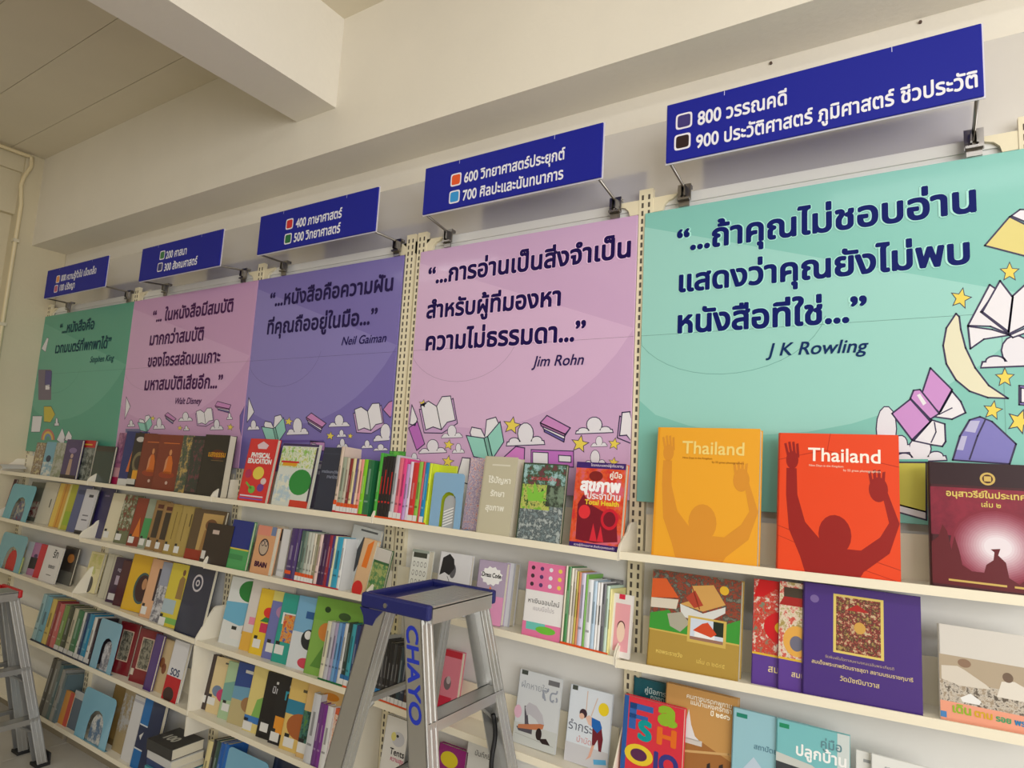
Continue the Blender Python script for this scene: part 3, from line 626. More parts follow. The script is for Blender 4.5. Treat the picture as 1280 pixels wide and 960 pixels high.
faceb(5, 2, 1003, 727, 'large purple book with gold-framed mural picture', (72, 46, 128), [('r', .27, .42, .70, .93, (222, 200, 110), 1), ('n', .295, .44, .675, .91, [(110, 30, 34), (206, 190, 150), (150, 40, 44), (60, 50, 50), (180, 150, 90)], 75, 1.5), ('p', [(.38, .8), (.48, .86), (.58, .8)], (176, 40, 40), 2), ('e', .5, .66, .05, .05, (206, 160, 80), 2),
      ('e', .1, .86, .04, .035, (120, 100, 160), 1), ('t', 'จัดพิมพ์ในโอกาสมหามงคลเฉลิมพระเกียรติ', .2, .78, .36, (190, 170, 150), 3, .01), ('t', 'สมเด็จพระเทพรัตนราชสุดา สยามบรมราชกุมารี', .08, .93, .295, (216, 196, 150), 3, .02), ('t', 'วัดมัชฌิมาวาส', .33, .66, .19, (216, 196, 150), 3, .02)], brx=1154, t=.03, y=-.112, lean=6)
faceb(5, 2, 1176, 779, 'white and peach book with faded photo of people by rubble', (214, 210, 204), [('r', 0, 0, 1, .22, (232, 158, 132), 1), ('n', 0, .2, 1, .42, [(120, 104, 90), (160, 144, 124), (206, 198, 186), (90, 80, 70)], 90, 1.2), ('r', 0, .42, 1, .68, (176, 160, 138), 1),
      ('p', [(.02, .42), (.02, .56), (.18, .58), (.25, .55), (.45, .44), (.5, .4), (.2, .38)], (212, 204, 192), 1.6), ('e', .25, .62, .065, .045, (140, 112, 92), 1.9), ('p', [(.55, .34), (.6, .5), (.72, .52), (.9, .44), (.95, .34)], (222, 216, 206), 1.6), ('e', .66, .55, .05, .05, (110, 90, 76), 1.9), ('p', [(.2, .26), (.3, .32), (.4, .26), (.38, .22), (.22, .22)], (232, 232, 232), 1.9)] +
      [('t', 'เดิน', .12, .30, .10, (150, 180, 60), 4, .04), ('t', 'ตาม', .33, .50, .10, (210, 170, 50), 4, .04), ('t', 'รอย', .53, .67, .10, (80, 160, 110), 4, .04), ('t', 'พระ', .70, .83, .10, (60, 130, 180), 4, .04), ('t', 'ยุค', .86, .97, .10, (190, 170, 60), 4, .04)]+[('r', 0, .03, .06, .09, (70, 130, 190), 3)], brx=1312, t=.012, y=-.1, lean=8)
# ---- rightmost bay, third shelf (tops only in view)
faceb(5, 3, 786, 846, 'teal book with white lettering, mostly hidden at left end', (18, 92, 106), [('t', 'คู่มือการทำบัญชี', .2, .9, .86, (200, 220, 220), 3), ('t', 'กองทุนหมู่บ้าน', .3, .9, .80, (200, 220, 220), 3), ('t', 'พ.ศ. ๒๕๔๘', .3, .7, .72, (220, 190, 40), 3)], ratio=.7, y=-.035, lean=5)
faceb(5, 3, 774, 868, 'red book with big multicoloured letters', (214, 48, 66), [('r', .0, 0, .08, 1, (40, 90, 160), 1), ('r', .1, .62, .22, .93, (50, 96, 170), 2), ('r', .1, .86, .5, .93, (50, 96, 170), 2), ('r', .1, .75, .42, .8, (50, 96, 170), 2), ('t', 'a', .58, .90, .78, (140, 180, 50), 3, .06, .8), ('t', 'S', .26, .50, .53, (20, 150, 150), 3, .06, .8), ('t', 'H', .58, .90, .54, (224, 110, 40), 3, .05, .7), ('e', .3, .34, .24, .12, (230, 200, 50), 3), ('e', .3, .34, .14, .07, (90, 40, 80), 3.4), ('t', 'IO', .55, .95, .22, (60, 60, 130), 3, .05)], brx=850, t=.02, y=-.1, lean=6)
faceb(5, 3, 826, 853, 'tan book with white pagoda and desert scene', (196, 148, 86), [('p', [(0, .44), (.4, .56), (1, .4), (1, 0), (0, 0)], (160, 106, 56), 1), ('p', [(.14, .52), (.24, .56), (.30, .66), (.34, .8), (.38, .66), (.44, .56), (.52, .52)], (222, 222, 226), 1.6), ('r', .14, .48, .54, .53, (206, 200, 196), 1.6), ('s', [(.3, .4), (.9, .48), (1, .46)], .03, (206, 166, 110), 1.8),
      ('p', [(.6, .2), (.62, .34), (.66, .36), (.68, .2)], (50, 40, 40), 2), ('p', [(.76, .2), (.78, .36), (.83, .38), (.85, .2)], (50, 40, 40), 2), ('t', 'คนทางมรดกพุกาม', .3, .92, .90, (240, 232, 214), 3), ('t', 'แม่น้ำแห่งศรัทธา', .36, .92, .85, (240, 232, 214), 3), ('t', 'ปี ๒๕๔๖', .64, .9, .79, (250, 244, 226), 3, .03)], brx=918, t=.02, y=-.075, lean=6)
faceb(5, 3, 912, 884, 'pale blue book with mountain and cloud cover', (150, 196, 210), [('n', 0, 0, 1, .4, [(120, 170, 200), (214, 226, 236), (90, 140, 190), (206, 206, 200)], 26, 1), ('p', [(0, .3), (.3, .58), (.6, .36), (1, .3), (1, .0), (0, 0)], (188, 206, 224), 1.5), ('r', .05, .92, .2, .96, (30, 130, 110), 2), ('t', 'สถาปัตยกรรมไทย', .3, .95, .66, (90, 130, 150), 3)], ratio=.72, t=.012, y=-.09, lean=6)
faceb(5, 3, 968, 898, 'cyan home-building book with roof photograph', (120, 190, 196), [('r', .84, 0, 1, 1, (206, 216, 216), 1), ('p', [(0, .6), (0, .7), (.5, .66), (1, .5), (1, .3), (0, .3)], (200, 204, 200), 1.5), ('p', [(.0, .62), (.5, .6), (1, .42), (1, 0), (0, 0)], (60, 64, 70), 1.8), ('r', .04, .93, .18, .97, (30, 140, 100), 2), ('t', 'คู่มือ', .62, .9, .84, (100, 140, 150), 3), ('t', 'ปลูกบ้าน', .28, .96, .72, (244, 246, 246), 3, .03)], brx=1062, t=.014, y=-.098, lean=6)
faceb(5, 3, 1070, 937, 'thin white booklet right of the cyan book', (222, 224, 222), [('r', .1, .9, .5, .93, (150, 156, 160), 1)], ratio=.7, t=.006, y=-.09, lean=6)
faceb(5, 3, 1090, 942, 'white booklet with faint title, rightmost in view', (228, 230, 228), [('t', 'การพัฒนาชุมชน', .2, .8, .88, (150, 156, 160), 2)], brx=1180, t=.008, y=-.102, lean=6)
# ---- fourth bay, top shelf
bl = 'fourth'
faceb(4, 1, 468, 563, 'bright green book standing behind the black spines', (84, 176, 60), [('n', 0, .6, 1, 1, [(84, 176, 60), (60, 150, 60), (110, 200, 80)], 30)], brx=505, t=.006, y=-.018, lean=3)
sp = [(465, 469, 566, 'bright green thin spine at left end', (70, 170, 60)), (469, 473, 571, 'first black spine with red top', BK), (473, 477, 570, 'second black spine with red top', BK), (477, 481, 570, 'third black spine with red top', BK), (481, 485, 571, 'fourth black spine with red top', (36, 34, 40)),
      (485, 490, 569, 'pale grey spine right of the black ones', (196, 196, 204)), (490, 495, 572, 'rose pink spine, the darker of two', (222, 110, 130)), (495, 500, 573, 'magenta pink spine', (226, 70, 140)), (500, 504, 580, 'lilac spine', (190, 150, 206)), (504, 508, 577, 'white spine with lilac edge', (220, 206, 226)),
      (508, 515, 578, 'red and white spine with barcode label', (206, 50, 50)), (515, 520, 577, 'leaf green spine', (140, 190, 80)), (520, 523, 577, 'red spine with yellow top', (200, 60, 70)), (523, 528, 578, 'bright blue spine', (20, 134, 190)), (528, 531.5, 579, 'lime yellow spine beside blue bookend', (206, 222, 50))]
for xa, xb, ty, ds, c in sp: spine(4, 1, xa, xb, ty, ds, c, foot=OR, lab_=(224, 224, 224) if xb-xa > 4.5 else None, title=(190, 40, 40) if 'red top' in ds else None)
faceb(4, 1, 533, 581, 'lime yellow book face out behind the blue bookend', (206, 220, 50), [], brx=562, t=.008, y=-.085, lean=5)
bookend(4, 1, 535.5, 574, 590, 'pale blue metal bookend with arched cutout', (136, 178, 214), hatch=True)
faceb(4, 1, 562, 573, 'white book with dark edge behind pale blue bookend', (226, 226, 232), [('p', [(0, .9), (.35, 1), (.2, 0), (0, 0)], (40, 36, 60), 1)], brx=584, t=.008, y=-.02, lean=3)
faceb(4, 1, 577, 572, 'pink floral patterned book beside the beige one', (220, 196, 206), [('n', 0, 0, 1, 1, [(196, 90, 100), (226, 210, 220), (150, 120, 170), (232, 224, 230), (214, 130, 120)], 110)], ratio=.6, t=.012, y=-.06, lean=7)
faceb(4, 1, 594.5, 570, 'thick beige book with three white title lines', (196, 190, 166), [('r', 0, 0, .04, 1, (180, 174, 150), 1), ('t', 'ไร้ปัญหา', .18, .86, .66, (240, 238, 226), 3, .03), ('t', 'รักษา', .3, .72, .49, (240, 238, 226), 3, .03), ('t', 'สุขภาพ', .2, .76, .31, (240, 238, 226), 3, .03), ('r', .25, .88, .8, .90, (220, 216, 200), 2)], brx=636, t=.04, y=-.112, lean=7)
faceb(4, 1, 644, 578, 'garden book with green plant over grey foliage', (60, 80, 60), [('n', .03, .0, 1, .45, [(90, 106, 110), (130, 146, 150), (60, 70, 76), (176, 186, 186)], 60, 1), ('n', .03, .4, .7, .75, [(50, 120, 40), (120, 180, 60), (200, 196, 110), (30, 90, 40)], 50, 1.4), ('n', .03, .72, 1, .98, [(90, 130, 110), (160, 196, 200), (50, 90, 60), (110, 60, 70)], 34, 1.6), ('n', .6, .45, 1, .72, [(90, 60, 60), (50, 60, 50), (120, 140, 120)], 40, 1.8),
      ('p', [(.2, .5), (.12, .7), (.3, .6), (.3, .76), (.42, .62), (.6, .66), (.5, .56), (.64, .52)], (130, 196, 70), 2.2), ('t', 'สวนสวยในบ้าน', .22, .8, .78, (200, 60, 80), 4, .02)], brx=699, t=.014, y=-.108, lean=7)
faceb(4, 1, 711, 577, 'orange and purple health book with big white Thai title', (226, 110, 50), [('r', 0, .93, 1, 1, (58, 30, 110), 1), ('r', 0, 0, 1, .07, (58, 30, 110), 1), ('n', 0, .07, 1, .93, [(236, 150, 60), (206, 40, 50), (224, 90, 40), (216, 100, 120)], 16, .6), ('p', [(.12, .1), (.1, .5), (.2, .62), (.4, .5), (.7, .42), (.9, .35), (.95, .12), (.5, .08)], (120, 18, 40), 1.4), ('e', .76, .36, .17, .12, (206, 26, 50), 2), ('e', .76, .36, .12, .085, (120, 16, 40), 2.3),
      ('e', .25, .42, .12, .08, (226, 50, 60), 2), ('e', .42, .84, .14, .06, (130, 30, 30), 1.8), ('p', [(.4, .1), (.45, .3), (.55, .1), (.6, .28), (.68, .1)], (216, 40, 60), 2),
      ('t', 'คู่มือ', .7, .94, .83, (246, 240, 226), 4, .03), ('t', 'สุขภาพ', .12, .93, .67, (248, 246, 250), 4, .06), ('t', 'ประจำบ้าน', .28, .94, .575, (240, 226, 230), 4, .03), ('t', 'Total Health', .24, .92, .51, (236, 206, 60), 4, .04, .9), ('t', 'ความรู้เรื่องสุขภาพ สำหรับทุกครอบครัว', .1, .9, .03, (220, 206, 226), 3), ('t', 'โดยคณะแพทย์ผู้เชี่ยวชาญ', .3, .95, .955, (220, 206, 226), 3)], brx=774, t=.024, y=-.112, lean=7)
# ---- fourth bay, second shelf
faceb(4, 2, 506, 686, 'white book with line symbols behind the ladder top', (220, 222, 216), [('r', .1, .86, .9, .95, (60, 64, 56), 1), ('r', 0, .95, 1, 1, (150, 160, 150), 1)]+[('e', .2+.22*(k % 4), .74-.16*(k//4), .07, .05, (120, 120, 120), 1.5) for k in range(12)]+[('e', .2+.22*(k % 4), .74-.16*(k//4), .05, .035, (220, 222, 216), 1.8) for k in range(12)], brx=527, t=.03, y=-.08, lean=7)
faceb(4, 2, 541, 689, 'white book with black ink portrait on its cover', (216, 216, 220), [('p', [(.05, .6), (.1, .9), (.3, .98), (.45, .9), (.5, .75), (.35, .62), (.2, .66)], (34, 34, 40), 1.4), ('e', .45, .7, .1, .12, (90, 90, 96), 1.2), ('p', [(.3, .1), (.5, .16), (.8, .14), (.8, .04), (.3, .04)], (50, 44, 50), 1.4), ('s', [(.3, .6), (.5, .4), (.4, .25)], .015, (90, 90, 96), 1.6)], brx=581, t=.014, y=-.08, lean=7)
faceb(4, 2, 590, 699, 'lilac and pink book with jagged white title bubble', (176, 160, 186), [('r', 0, 0, 1, .45, (222, 150, 190), 1), ('p', [(.1+.4*0+.4*(1+math.cos(R(a))*(1 if (a//15) % 2 else .85)), .76+.16*math.sin(R(a))*(1 if (a//15) % 2 else .82)) for a in range(0, 360, 15)], (240, 240, 240), 1.4), ('t', 'Dress Code', .16, .84, .74, (34, 34, 34), 3, .03, 1.3), ('p', [(.35, .4), (.5, .6), (.7, .4)], (230, 120, 60), 1.8), ('e', .52, .42, .12, .06, (240, 200, 60), 2)], brx=625, t=.02, y=-.09, lean=7)
faceb(4, 2, 624, 703, 'plain greyish white book right of the lilac one', (206, 208, 216), [('r', .85, 0, 1, 1, (170, 172, 184), 1)], brx=636, t=.03, y=-.07, lean=7)
pk = (226, 120, 164)
faceb(4, 2, 651.5, 701, 'pink and white online money book', (234, 232, 232), [('r', 0, .62, 1, 1, pk, 1), ('r', 0, 0, 1, .2, pk, 1), ('r', .1, .1, .6, .2, (110, 196, 186), 2), ('e', .62, .12, .26, .05, (110, 190, 60), 2.3)]+[('e', .15+.24*(k % 4), .92-.11*(k//4), .05, .028, ((70, 50, 60), (236, 210, 90), (230, 230, 240), (90, 60, 110))[(k*3) % 4], 2) for k in range(12)] +
      [('t', 'หาเงินออนไลน์', .1, .92, .45, (50, 46, 50), 3, .01), ('t', 'แบบมือโปร', .25, .8, .36, (176, 170, 176), 3, .01)], brx=699, t=.012, y=-.112, lean=6)
sp = [(700, 702.5, 707, 'first cream spine beside the pink book', (226, 216, 196)), (702.5, 707, 708, 'green striped spine', (60, 130, 70)), (707, 710.5, 710, 'ivory spine, thin', (222, 216, 200)), (710.5, 714, 712, 'pale grey spine with tan stripe', (196, 186, 176)), (714, 717, 714, 'olive yellow spine', (190, 176, 80)), (717, 720, 715, 'orange tan spine', (206, 130, 90)),
      (720, 726, 716, 'white and violet spine', (206, 200, 226)), (726, 729, 718, 'grass green spine', (110, 170, 70)), (729, 736, 724, 'wide white spine with blue tint', (226, 230, 236)), (736, 741, 726, 'light blue spine', (176, 200, 222)), (741, 744, 728, 'plain white thin spine', (234, 234, 234)), (744, 748, 728, 'white spine with thick black lettering', (220, 220, 222)),
      (748, 752.5, 730, 'charcoal spine among white ones', (84, 84, 92)), (752.5, 757, 732, 'mint spine', (190, 214, 200)), (757, 760, 736, 'pale yellow spine', (226, 220, 150))]
for xa, xb, ty, ds, c in sp: spine(4, 2, xa, xb, ty, ds, c, foot=OR, title=(40, 40, 44) if 'black' in ds else None, lean=5)
faceb(4, 2, 738, 720, 'grey and black book behind the white spines', (120, 120, 122), [('n', 0, .7, 1, 1, [(60, 60, 62), (150, 150, 150), (100, 100, 104)], 40)], ratio=.5, t=.005, y=-.018, lean=2)
faceb(4, 2, 761, 741, 'small white book with pink lady cover at the end', (226, 222, 220), [('r', .15, .1, .9, .85, (226, 160, 170), 1), ('e', .5, .4, .2, .16, (236, 206, 186), 1.6), ('e', .5, .48, .2, .1, (90, 50, 50), 1.4), ('r', .3, .92, .6, 1, (206, 40, 70), 1)], brx=786, t=.008, y=-.105, lean=7)
# ---- fourth bay, third shelf
sp = [(462, 466, 795, 'pale grey tall spine left of the ladder rail', (190, 190, 186)), (466, 470, 800, 'dark spine with blue tape, first', (44, 46, 50)), (470, 474, 801, 'dark grey spine, second', (58, 58, 62)), (474, 478, 802, 'black spine, third', BK), (478, 483, 803, 'black spine with white top, fourth', (30, 30, 34)), (483, 487, 805, 'charcoal spine, fifth', (50, 52, 56)),
      (487, 492, 807, 'black spine, sixth', BK), (492, 497, 809, 'dark teal spine, seventh', (40, 60, 70)), (497, 502, 811, 'dark navy spine, eighth', (34, 44, 66)), (502, 508, 813, 'dark brown spine, ninth', (70, 44, 40)), (508, 513, 815, 'grey spine behind the ladder rail', (130, 130, 128)), (513, 518, 800, 'pale spine behind the ladder rail', (176, 178, 170))]
for xa, xb, ty, ds, c in sp: spine(4, 3, xa, xb, ty, ds, c, foot=OR, band=(50, 130, 190) if xa < 480 else None, lab_=(220, 220, 220), lean=6)
faceb(4, 3, 545, 811, 'pink book with grey animal picture seen through the ladder', (226, 130, 150), [('r', 0, .9, 1, 1, (196, 40, 60), 1), ('r', 0, 0, .7, .3, (206, 36, 70), 1), ('e', .38, .5, .2, .1, (120, 104, 110), 1.5), ('e', .42, .55, .12, .06, (196, 180, 184), 1.8)], brx=567, t=.02, y=-.07, lean=8)
faceb(4, 3, 640, 836, 'grey-white yoga book with child-pose photo', (206, 210, 214), [('r', 0, 0, 1, .28, (196, 200, 198), 1), ('r', .05, .94, .2, 1, (70, 76, 70), 2), ('r', .7, .88, .96, .95, (110, 110, 114), 2), ('t', 'ฝึกหายใจ', .08, .7, .76, (150, 156, 166), 3, .0), ('t', '๙๘', .55, .95, .66, (150, 156, 170), 3, .0),
      ('p', [(.2, .52), (.26, .52), (.34, .3), (.44, .24), (.44, .17), (.12, .17), (.06, .22), (.26, .24)], (84, 80, 90), 2), ('p', [(.22, .5), (.3, .58), (.48, .56), (.64, .46), (.7, .34), (.62, .3), (.5, .38), (.34, .42), (.28, .4)], (186, 184, 192), 2.3), ('p', [(.1, .2), (.1, .25), (.4, .3), (.62, .34), (.7, .34), (.68, .28), (.5, .24)], (190, 120, 84), 2.6), ('e', .6, .2, .07, .08, (44, 32, 34), 2.9), ('p', [(.6, .14), (.78, .17), (.88, .1), (.7, .09)], (44, 32, 34), 2.9), ('s', [(.05, .13), (.95, .09)], .012, (170, 172, 170), 2), ('e', .06, .42, .09, .09, (220, 176, 196), 2)], brx=693, t=.008, y=-.068, lean=8)
faceb(4, 3, 704.5, 855, 'pale yoga book with stretching woman in blue top', (214, 222, 232), [('r', 0, 0, 1, .25, (200, 200, 206), 1), ('r', .05, .94, .18, 1, (70, 76, 70), 2), ('e', .82, .78, .12, .085, (232, 206, 40), 2), ('s', [(.42, .96), (.42, .7)], .02, (214, 186, 170), 2), ('s', [(.66, .9), (.55, .66)], .02, (214, 186, 170), 2), ('e', .36, .66, .09, .06, (60, 36, 50), 2.2), ('e', .33, .62, .06, .04, (222, 180, 160), 2.4), ('p', [(.42, .62), (.5, .66), (.62, .62), (.6, .52), (.5, .54)], (222, 186, 170), 2.1),
      ('p', [(.56, .64), (.76, .62), (.82, .54), (.72, .46), (.58, .52)], (30, 100, 180), 2.4), ('p', [(.6, .52), (.8, .56), (.86, .4), (.84, .24), (.78, .24), (.74, .38), (.68, .3), (.62, .28)], (110, 30, 44), 2.2), ('p', [(.62, .3), (.68, .3), (.62, .14), (.5, .08), (.56, .14)], (222, 170, 150), 2.2), ('t', 'รำกระ', .04, .6, .42, (90, 94, 110), 3, .01), ('t', 'บำบัด', .26, .6, .28, (206, 140, 140), 3, .01), ('p', [(.7, .06), (.98, .1), (.96, .16), (.68, .12)], (90, 170, 220), 2)], brx=758, t=.008, y=-.068, lean=8)
# ---- fourth bay, fourth shelf
faceb(4, 4, 470, 893, 'white book with penguin drawing and handwritten title below the ladder', (228, 226, 222), [('e', .45, .72, .2, .1, (200, 200, 206), 1), ('e', .42, .76, .04, .02, (30, 30, 34), 2), ('e', .3, .74, .08, .06, (224, 214, 130), 1.5), ('e', .8, .86, .11, .055, (206, 90, 120), 2), ('t', 'Tentsu', .25, .8, .5, (44, 40, 44), 3, .02), ('t', 'ความสุข', .3, .7, .42, (206, 90, 130), 3, .02)], ratio=.62, t=.02, y=-.08, lean=8)
faceb(4, 4, 538, 928, 'magenta book with yellow dot behind the ladder rail', (150, 30, 120), [('e', .4, .8, .3, .12, (226, 206, 40), 2)], ratio=.6, t=.02, y=-.07, lean=8)
faceb(4, 4, 572, 925, 'white box-like book between ladder rails', (226, 226, 222), [('t', 'บันทึกชีวิต', .2, .7, .85, (120, 120, 120), 2)], ratio=.7, t=.03, y=-.07, lean=8)
# ---- middle bay, top shelf
faceb(3, 1, 296, 548, 'red physical education textbook with toy shapes', (214, 36, 40), [('p', [(.3, .9), (.5, .96), (.72, .9), (.66, .84), (.36, .84)], (226, 200, 210), 2), ('t', 'PHYSICAL', .16, .86, .70, (240, 236, 236), 3, .06), ('t', 'EDUCATION', .08, .94, .61, (240, 236, 236), 3, .06), ('e', .56, .46, .2, .1, (230, 206, 80), 2), ('e', .2, .44, .12, .07, (180, 40, 90), 2), ('e', .44, .2, .12, .06, (110, 180, 70), 2), ('s', [(.2, .3), (.4, .22)], .05, (110, 180, 70), 2), ('e', .74, .24, .12, .06, (110, 60, 150), 2), ('e', .8, .34, .1, .05, (220, 200, 200), 2), ('r', .06, .09, .9, .11, (226, 220, 236), 2), ('r', .06, .05, .9, .07, (120, 90, 190), 2)], brx=330, t=.018, y=-.108, lean=8)
faceb(3, 1, 338, 554, 'comic style book with big green shape', (214, 220, 214), [('r', 0, .96, 1, 1, (60, 40, 90), 1), ('n', 0, .62, 1, .95, [(226, 214, 60), (190, 206, 110), (230, 230, 226), (140, 190, 80)], 40, 1), ('r', .1, .64, .5, .7, (220, 160, 30), 2), ('r', .05, .69, .55, .72, (206, 30, 40), 2.2), ('n', 0, .08, .5, .5, [(214, 220, 224), (176, 200, 214), (226, 226, 210)], 30, 1), ('e', .68, .4, .3, .2, (40, 140, 60), 2), ('r', .5, 0, 1, .12, (206, 60, 40), 2), ('r', .95, .1, 1, .95, (60, 50, 70), 2)], brx=383, t=.014, y=-.108, lean=8)
faceb(3, 1, 384, 563, 'grey booklet with pale bars behind the navy book', (130, 124, 150), [('r', .1, .8, .9, .88, (214, 214, 220), 1), ('r', .1, .68, .9, .76, (214, 214, 220), 1), ('r', .1, .58, .9, .64, (190, 190, 200), 1)], ratio=.4, t=.006, y=-.025, lean=4)
faceb(3, 1, 391, 559, 'tall navy blue book beside the comic one', (34, 42, 66), [('t', 'การเขียนงานวิจัย', .1, .95, .6, (150, 156, 176), 3), ('t', 'ภาษาไทย', .4, .95, .52, (150, 156, 176), 3), ('r', .05, .9, .9, .905, (70, 78, 100), 2)], brx=415, t=.014, y=-.112, lean=7)
faceb(3, 1, 422, 557, 'large book with brown and blue top behind the spines', (176, 140, 106), [('r', 0, .84, 1, .93, (50, 84, 130), 1), ('n', 0, .93, 1, 1, [(190, 120, 70), (206, 150, 110), (160, 110, 80)], 30), ('r', 0, 0, 1, .83, (200, 196, 180), 1)], brx=462, t=.006, y=-.02, lean=3)
sp = [(415, 419, 558, 'tall cream spine with pink edge', (216, 196, 180)), (419, 424, 571, 'greyish green thin spine', (160, 168, 150)), (424, 428, 572, 'beige spine with dark lettering', (196, 188, 170)), (428, 432, 573, 'dark red spine', (130, 40, 44)), (432, 436, 573, 'cream yellow spine', (226, 210, 160)), (436, 439, 573, 'dark violet spine', (90, 70, 120)), (439, 442, 574, 'pale peach spine', (226, 196, 170)), (442, 446, 574, 'salmon pink spine', (226, 150, 140)), (446, 451, 574, 'vivid lime green spine', (130, 200, 40)), (451, 459, 575, 'wide dark green spine with blue slash', (40, 110, 70))]
for k, (xa, xb, ty, ds, c) in enumerate(sp): spine(3, 1, xa, xb, ty, ds, c, foot=RD, band=OR if k < 8 else None, lab_=(226, 226, 226) if k < 8 else None)
# ---- middle bay, second shelf
faceb(3, 2, 279, 649, 'book with blue upper half and green lower half', (70, 160, 90), [('r', 0, .42, 1, 1, (28, 44, 130), 1), ('r', 0, .40, 1, .43, (214, 196, 70), 2), ('r', .1, .2, .8, .3, (60, 140, 80), 2)], brx=305, t=.012, y=-.106, lean=8)
faceb(3, 2, 311, 656, 'orange tan book with skull-like line drawing', (216, 160, 116), [('r', .75, .82, 1, 1, (110, 130, 170), 1), ('r', 0, .8, .7, 1, (220, 140, 120), 1), ('e', .5, .56, .26, .18, (70, 56, 60), 2), ('e', .5, .56, .22, .15, (190, 170, 150), 2.3), ('e', .42, .64, .08, .06, (60, 50, 60), 2.6), ('e', .6, .64, .08, .06, (60, 50, 60), 2.6), ('e', .42, .64, .05, .04, (206, 180, 160), 2.9), ('e', .6, .64, .05, .04, (206, 180, 160), 2.9), ('t', 'BRAIN', .2, .85, .16, (70, 30, 60), 3, .06)], brx=334, t=.022, y=-.108, lean=8)
faceb(3, 2, 334, 657, 'beige book squeezed behind the orange tan one', (206, 196, 176), [('r', .5, .7, .9, .95, (90, 80, 76), 1)], ratio=.3, t=.02, y=-.06, lean=6)
faceb(3, 2, 344, 661, 'plain white book left of the purple spine', (224, 226, 230), [('r', .1, .1, .9, .15, (200, 204, 210), 1)], ratio=.25, t=.02, y=-.075, lean=6)
sp = [(354, 362, 660, 'wide deep purple spine', (72, 50, 110)), (362, 366, 661, 'second purple spine, thinner', (84, 66, 120)), (367, 371, 663, 'dark sea green spine', (70, 96, 90)), (371, 375, 664, 'grey green spine', (120, 140, 130)), (375, 379, 665, 'silver spine, first', (186, 190, 180)), (379, 383, 666, 'silver spine, second', (196, 198, 190)), (383, 386, 667, 'white spine with tan lettering', (214, 206, 190)), (386, 390, 668, 'olive grey spine', (140, 136, 110)), (390, 394, 668, 'pale pink spine', (226, 200, 196)),
      (394, 398, 667, 'dark plum spine, first', (60, 30, 70)), (398, 402, 668, 'dark plum spine, second', (70, 36, 80)), (402, 406, 669, 'crimson spine', (150, 40, 60)), (406, 409, 670, 'indigo spine', (60, 50, 120)), (409, 412, 670, 'cream spine beside cyan', (220, 216, 180)), (412, 419, 671, 'cyan spine', (50, 160, 196)), (419, 423, 673, 'white spine right of cyan', (226, 228, 230))]
for k, (xa, xb, ty, ds, c) in enumerate(sp): spine(3, 2, xa, xb, ty, ds, c, foot=RD, band=OR if k in (0, 4, 5, 6, 7, 2, 3) else None, lab_=(230, 230, 230) if 2 <= k <= 7 else None, lean=6)
faceb(3, 2, 424, 655, 'large white book with black drawing leaning at the end', (206, 212, 214), [('p', [(.25, .3), (.3, .6), (.45, .85), (.6, .8), (.5, .5), (.4, .3)], (60, 64, 70), 1.5), ('r', .3, .93, .9, .96, (90, 96, 100), 1)], ratio=.62, t=.012, y=-.06, lean=7, roll=5)
faceb(3, 2, 438, 672, 'orange and cream book with red base', (216, 180, 140), [('p', [(.3, .5), (.4, .9), (.8, 1), (.7, .5)], (226, 120, 40), 1.4), ('e', .4, .12, .4, .14, (206, 40, 40), 2)], ratio=.32, t=.02, y=-.11, lean=8, roll=6)
faceb(3, 2, 448, 681, 'dark green patterned book at the right end', (50, 100, 60), [('n', .1, .1, 1, .7, [(50, 110, 60), (170, 176, 110), (70, 130, 80)], 50), ('r', 0, 0, .12, 1, (30, 150, 70), 1.4), ('r', .2, .75, 1, 1, (200, 196, 190), 1.6)], ratio=.6, t=.012, y=-.10, lean=8, roll=6)
# ---- middle bay, third shelf
wy = dict(yaw=5, lean=9)
faceb(3, 3, 272, 720, 'white picture book with green tree and blue water', (222, 226, 226), [('e', .6, .82, .32, .16, (40, 130, 60), 1.5), ('p', [(0, .35), (0, .62), (1, .66), (1, .4), (.5, .3)], (110, 180, 214), 1.2), ('p', [(.6, .2), (.66, .7), (.74, .7), (.8, .2)], (170, 130, 80), 2)]+lab(.3, .1), ratio=.78, t=.012, y=-.070, **wy)
faceb(3, 3, 298, 722, 'white picture book with pink lettering and small animals', (220, 214, 210), [('r', 0, 0, 1, .25, (226, 176, 70), 1), ('p', [(.3, .6), (.4, .9), (.6, .8), (.5, .6)], (110, 80, 76), 1.5), ('r', .1, .36, .6, .46, (230, 140, 170), 1.5), ('e', .5, .55, .1, .08, (80, 160, 190), 1.8)], ratio=.85, t=.01, y=-.074, **wy)
faceb(3, 3, 310, 735, 'yellow picture book with green and red figure', (232, 196, 50), [('e', .5, .65, .22, .08, (220, 50, 50), 2), ('p', [(.2, .5), (.5, .62), (.8, .5)], (40, 130, 70), 1.8), ('r', .25, .34, .75, .48, (206, 50, 90), 1.6)]+lab(.1, .1), ratio=.55, t=.01, y=-.079, **wy)
faceb(3, 3, 326, 738, 'violet blue picture book with yellow corner', (110, 116, 180), [('r', 0, .85, 1, 1, (216, 206, 120), 1), ('e', .5, .7, .3, .1, (176, 130, 170), 1.5)]+lab(.1, .1), ratio=.6, t=.01, y=-.083, **wy)
faceb(3, 3, 338, 741, 'teal picture book with parrot-coloured picture', (40, 160, 146), [('r', .1, .55, .9, .72, (226, 230, 230), 1), ('n', .16, .3, .8, .7, [(206, 40, 70), (60, 90, 170), (230, 170, 60), (206, 60, 60)], 40, 1.6)]+lab(.05, .12), ratio=.62, t=.01, y=-.087, **wy)
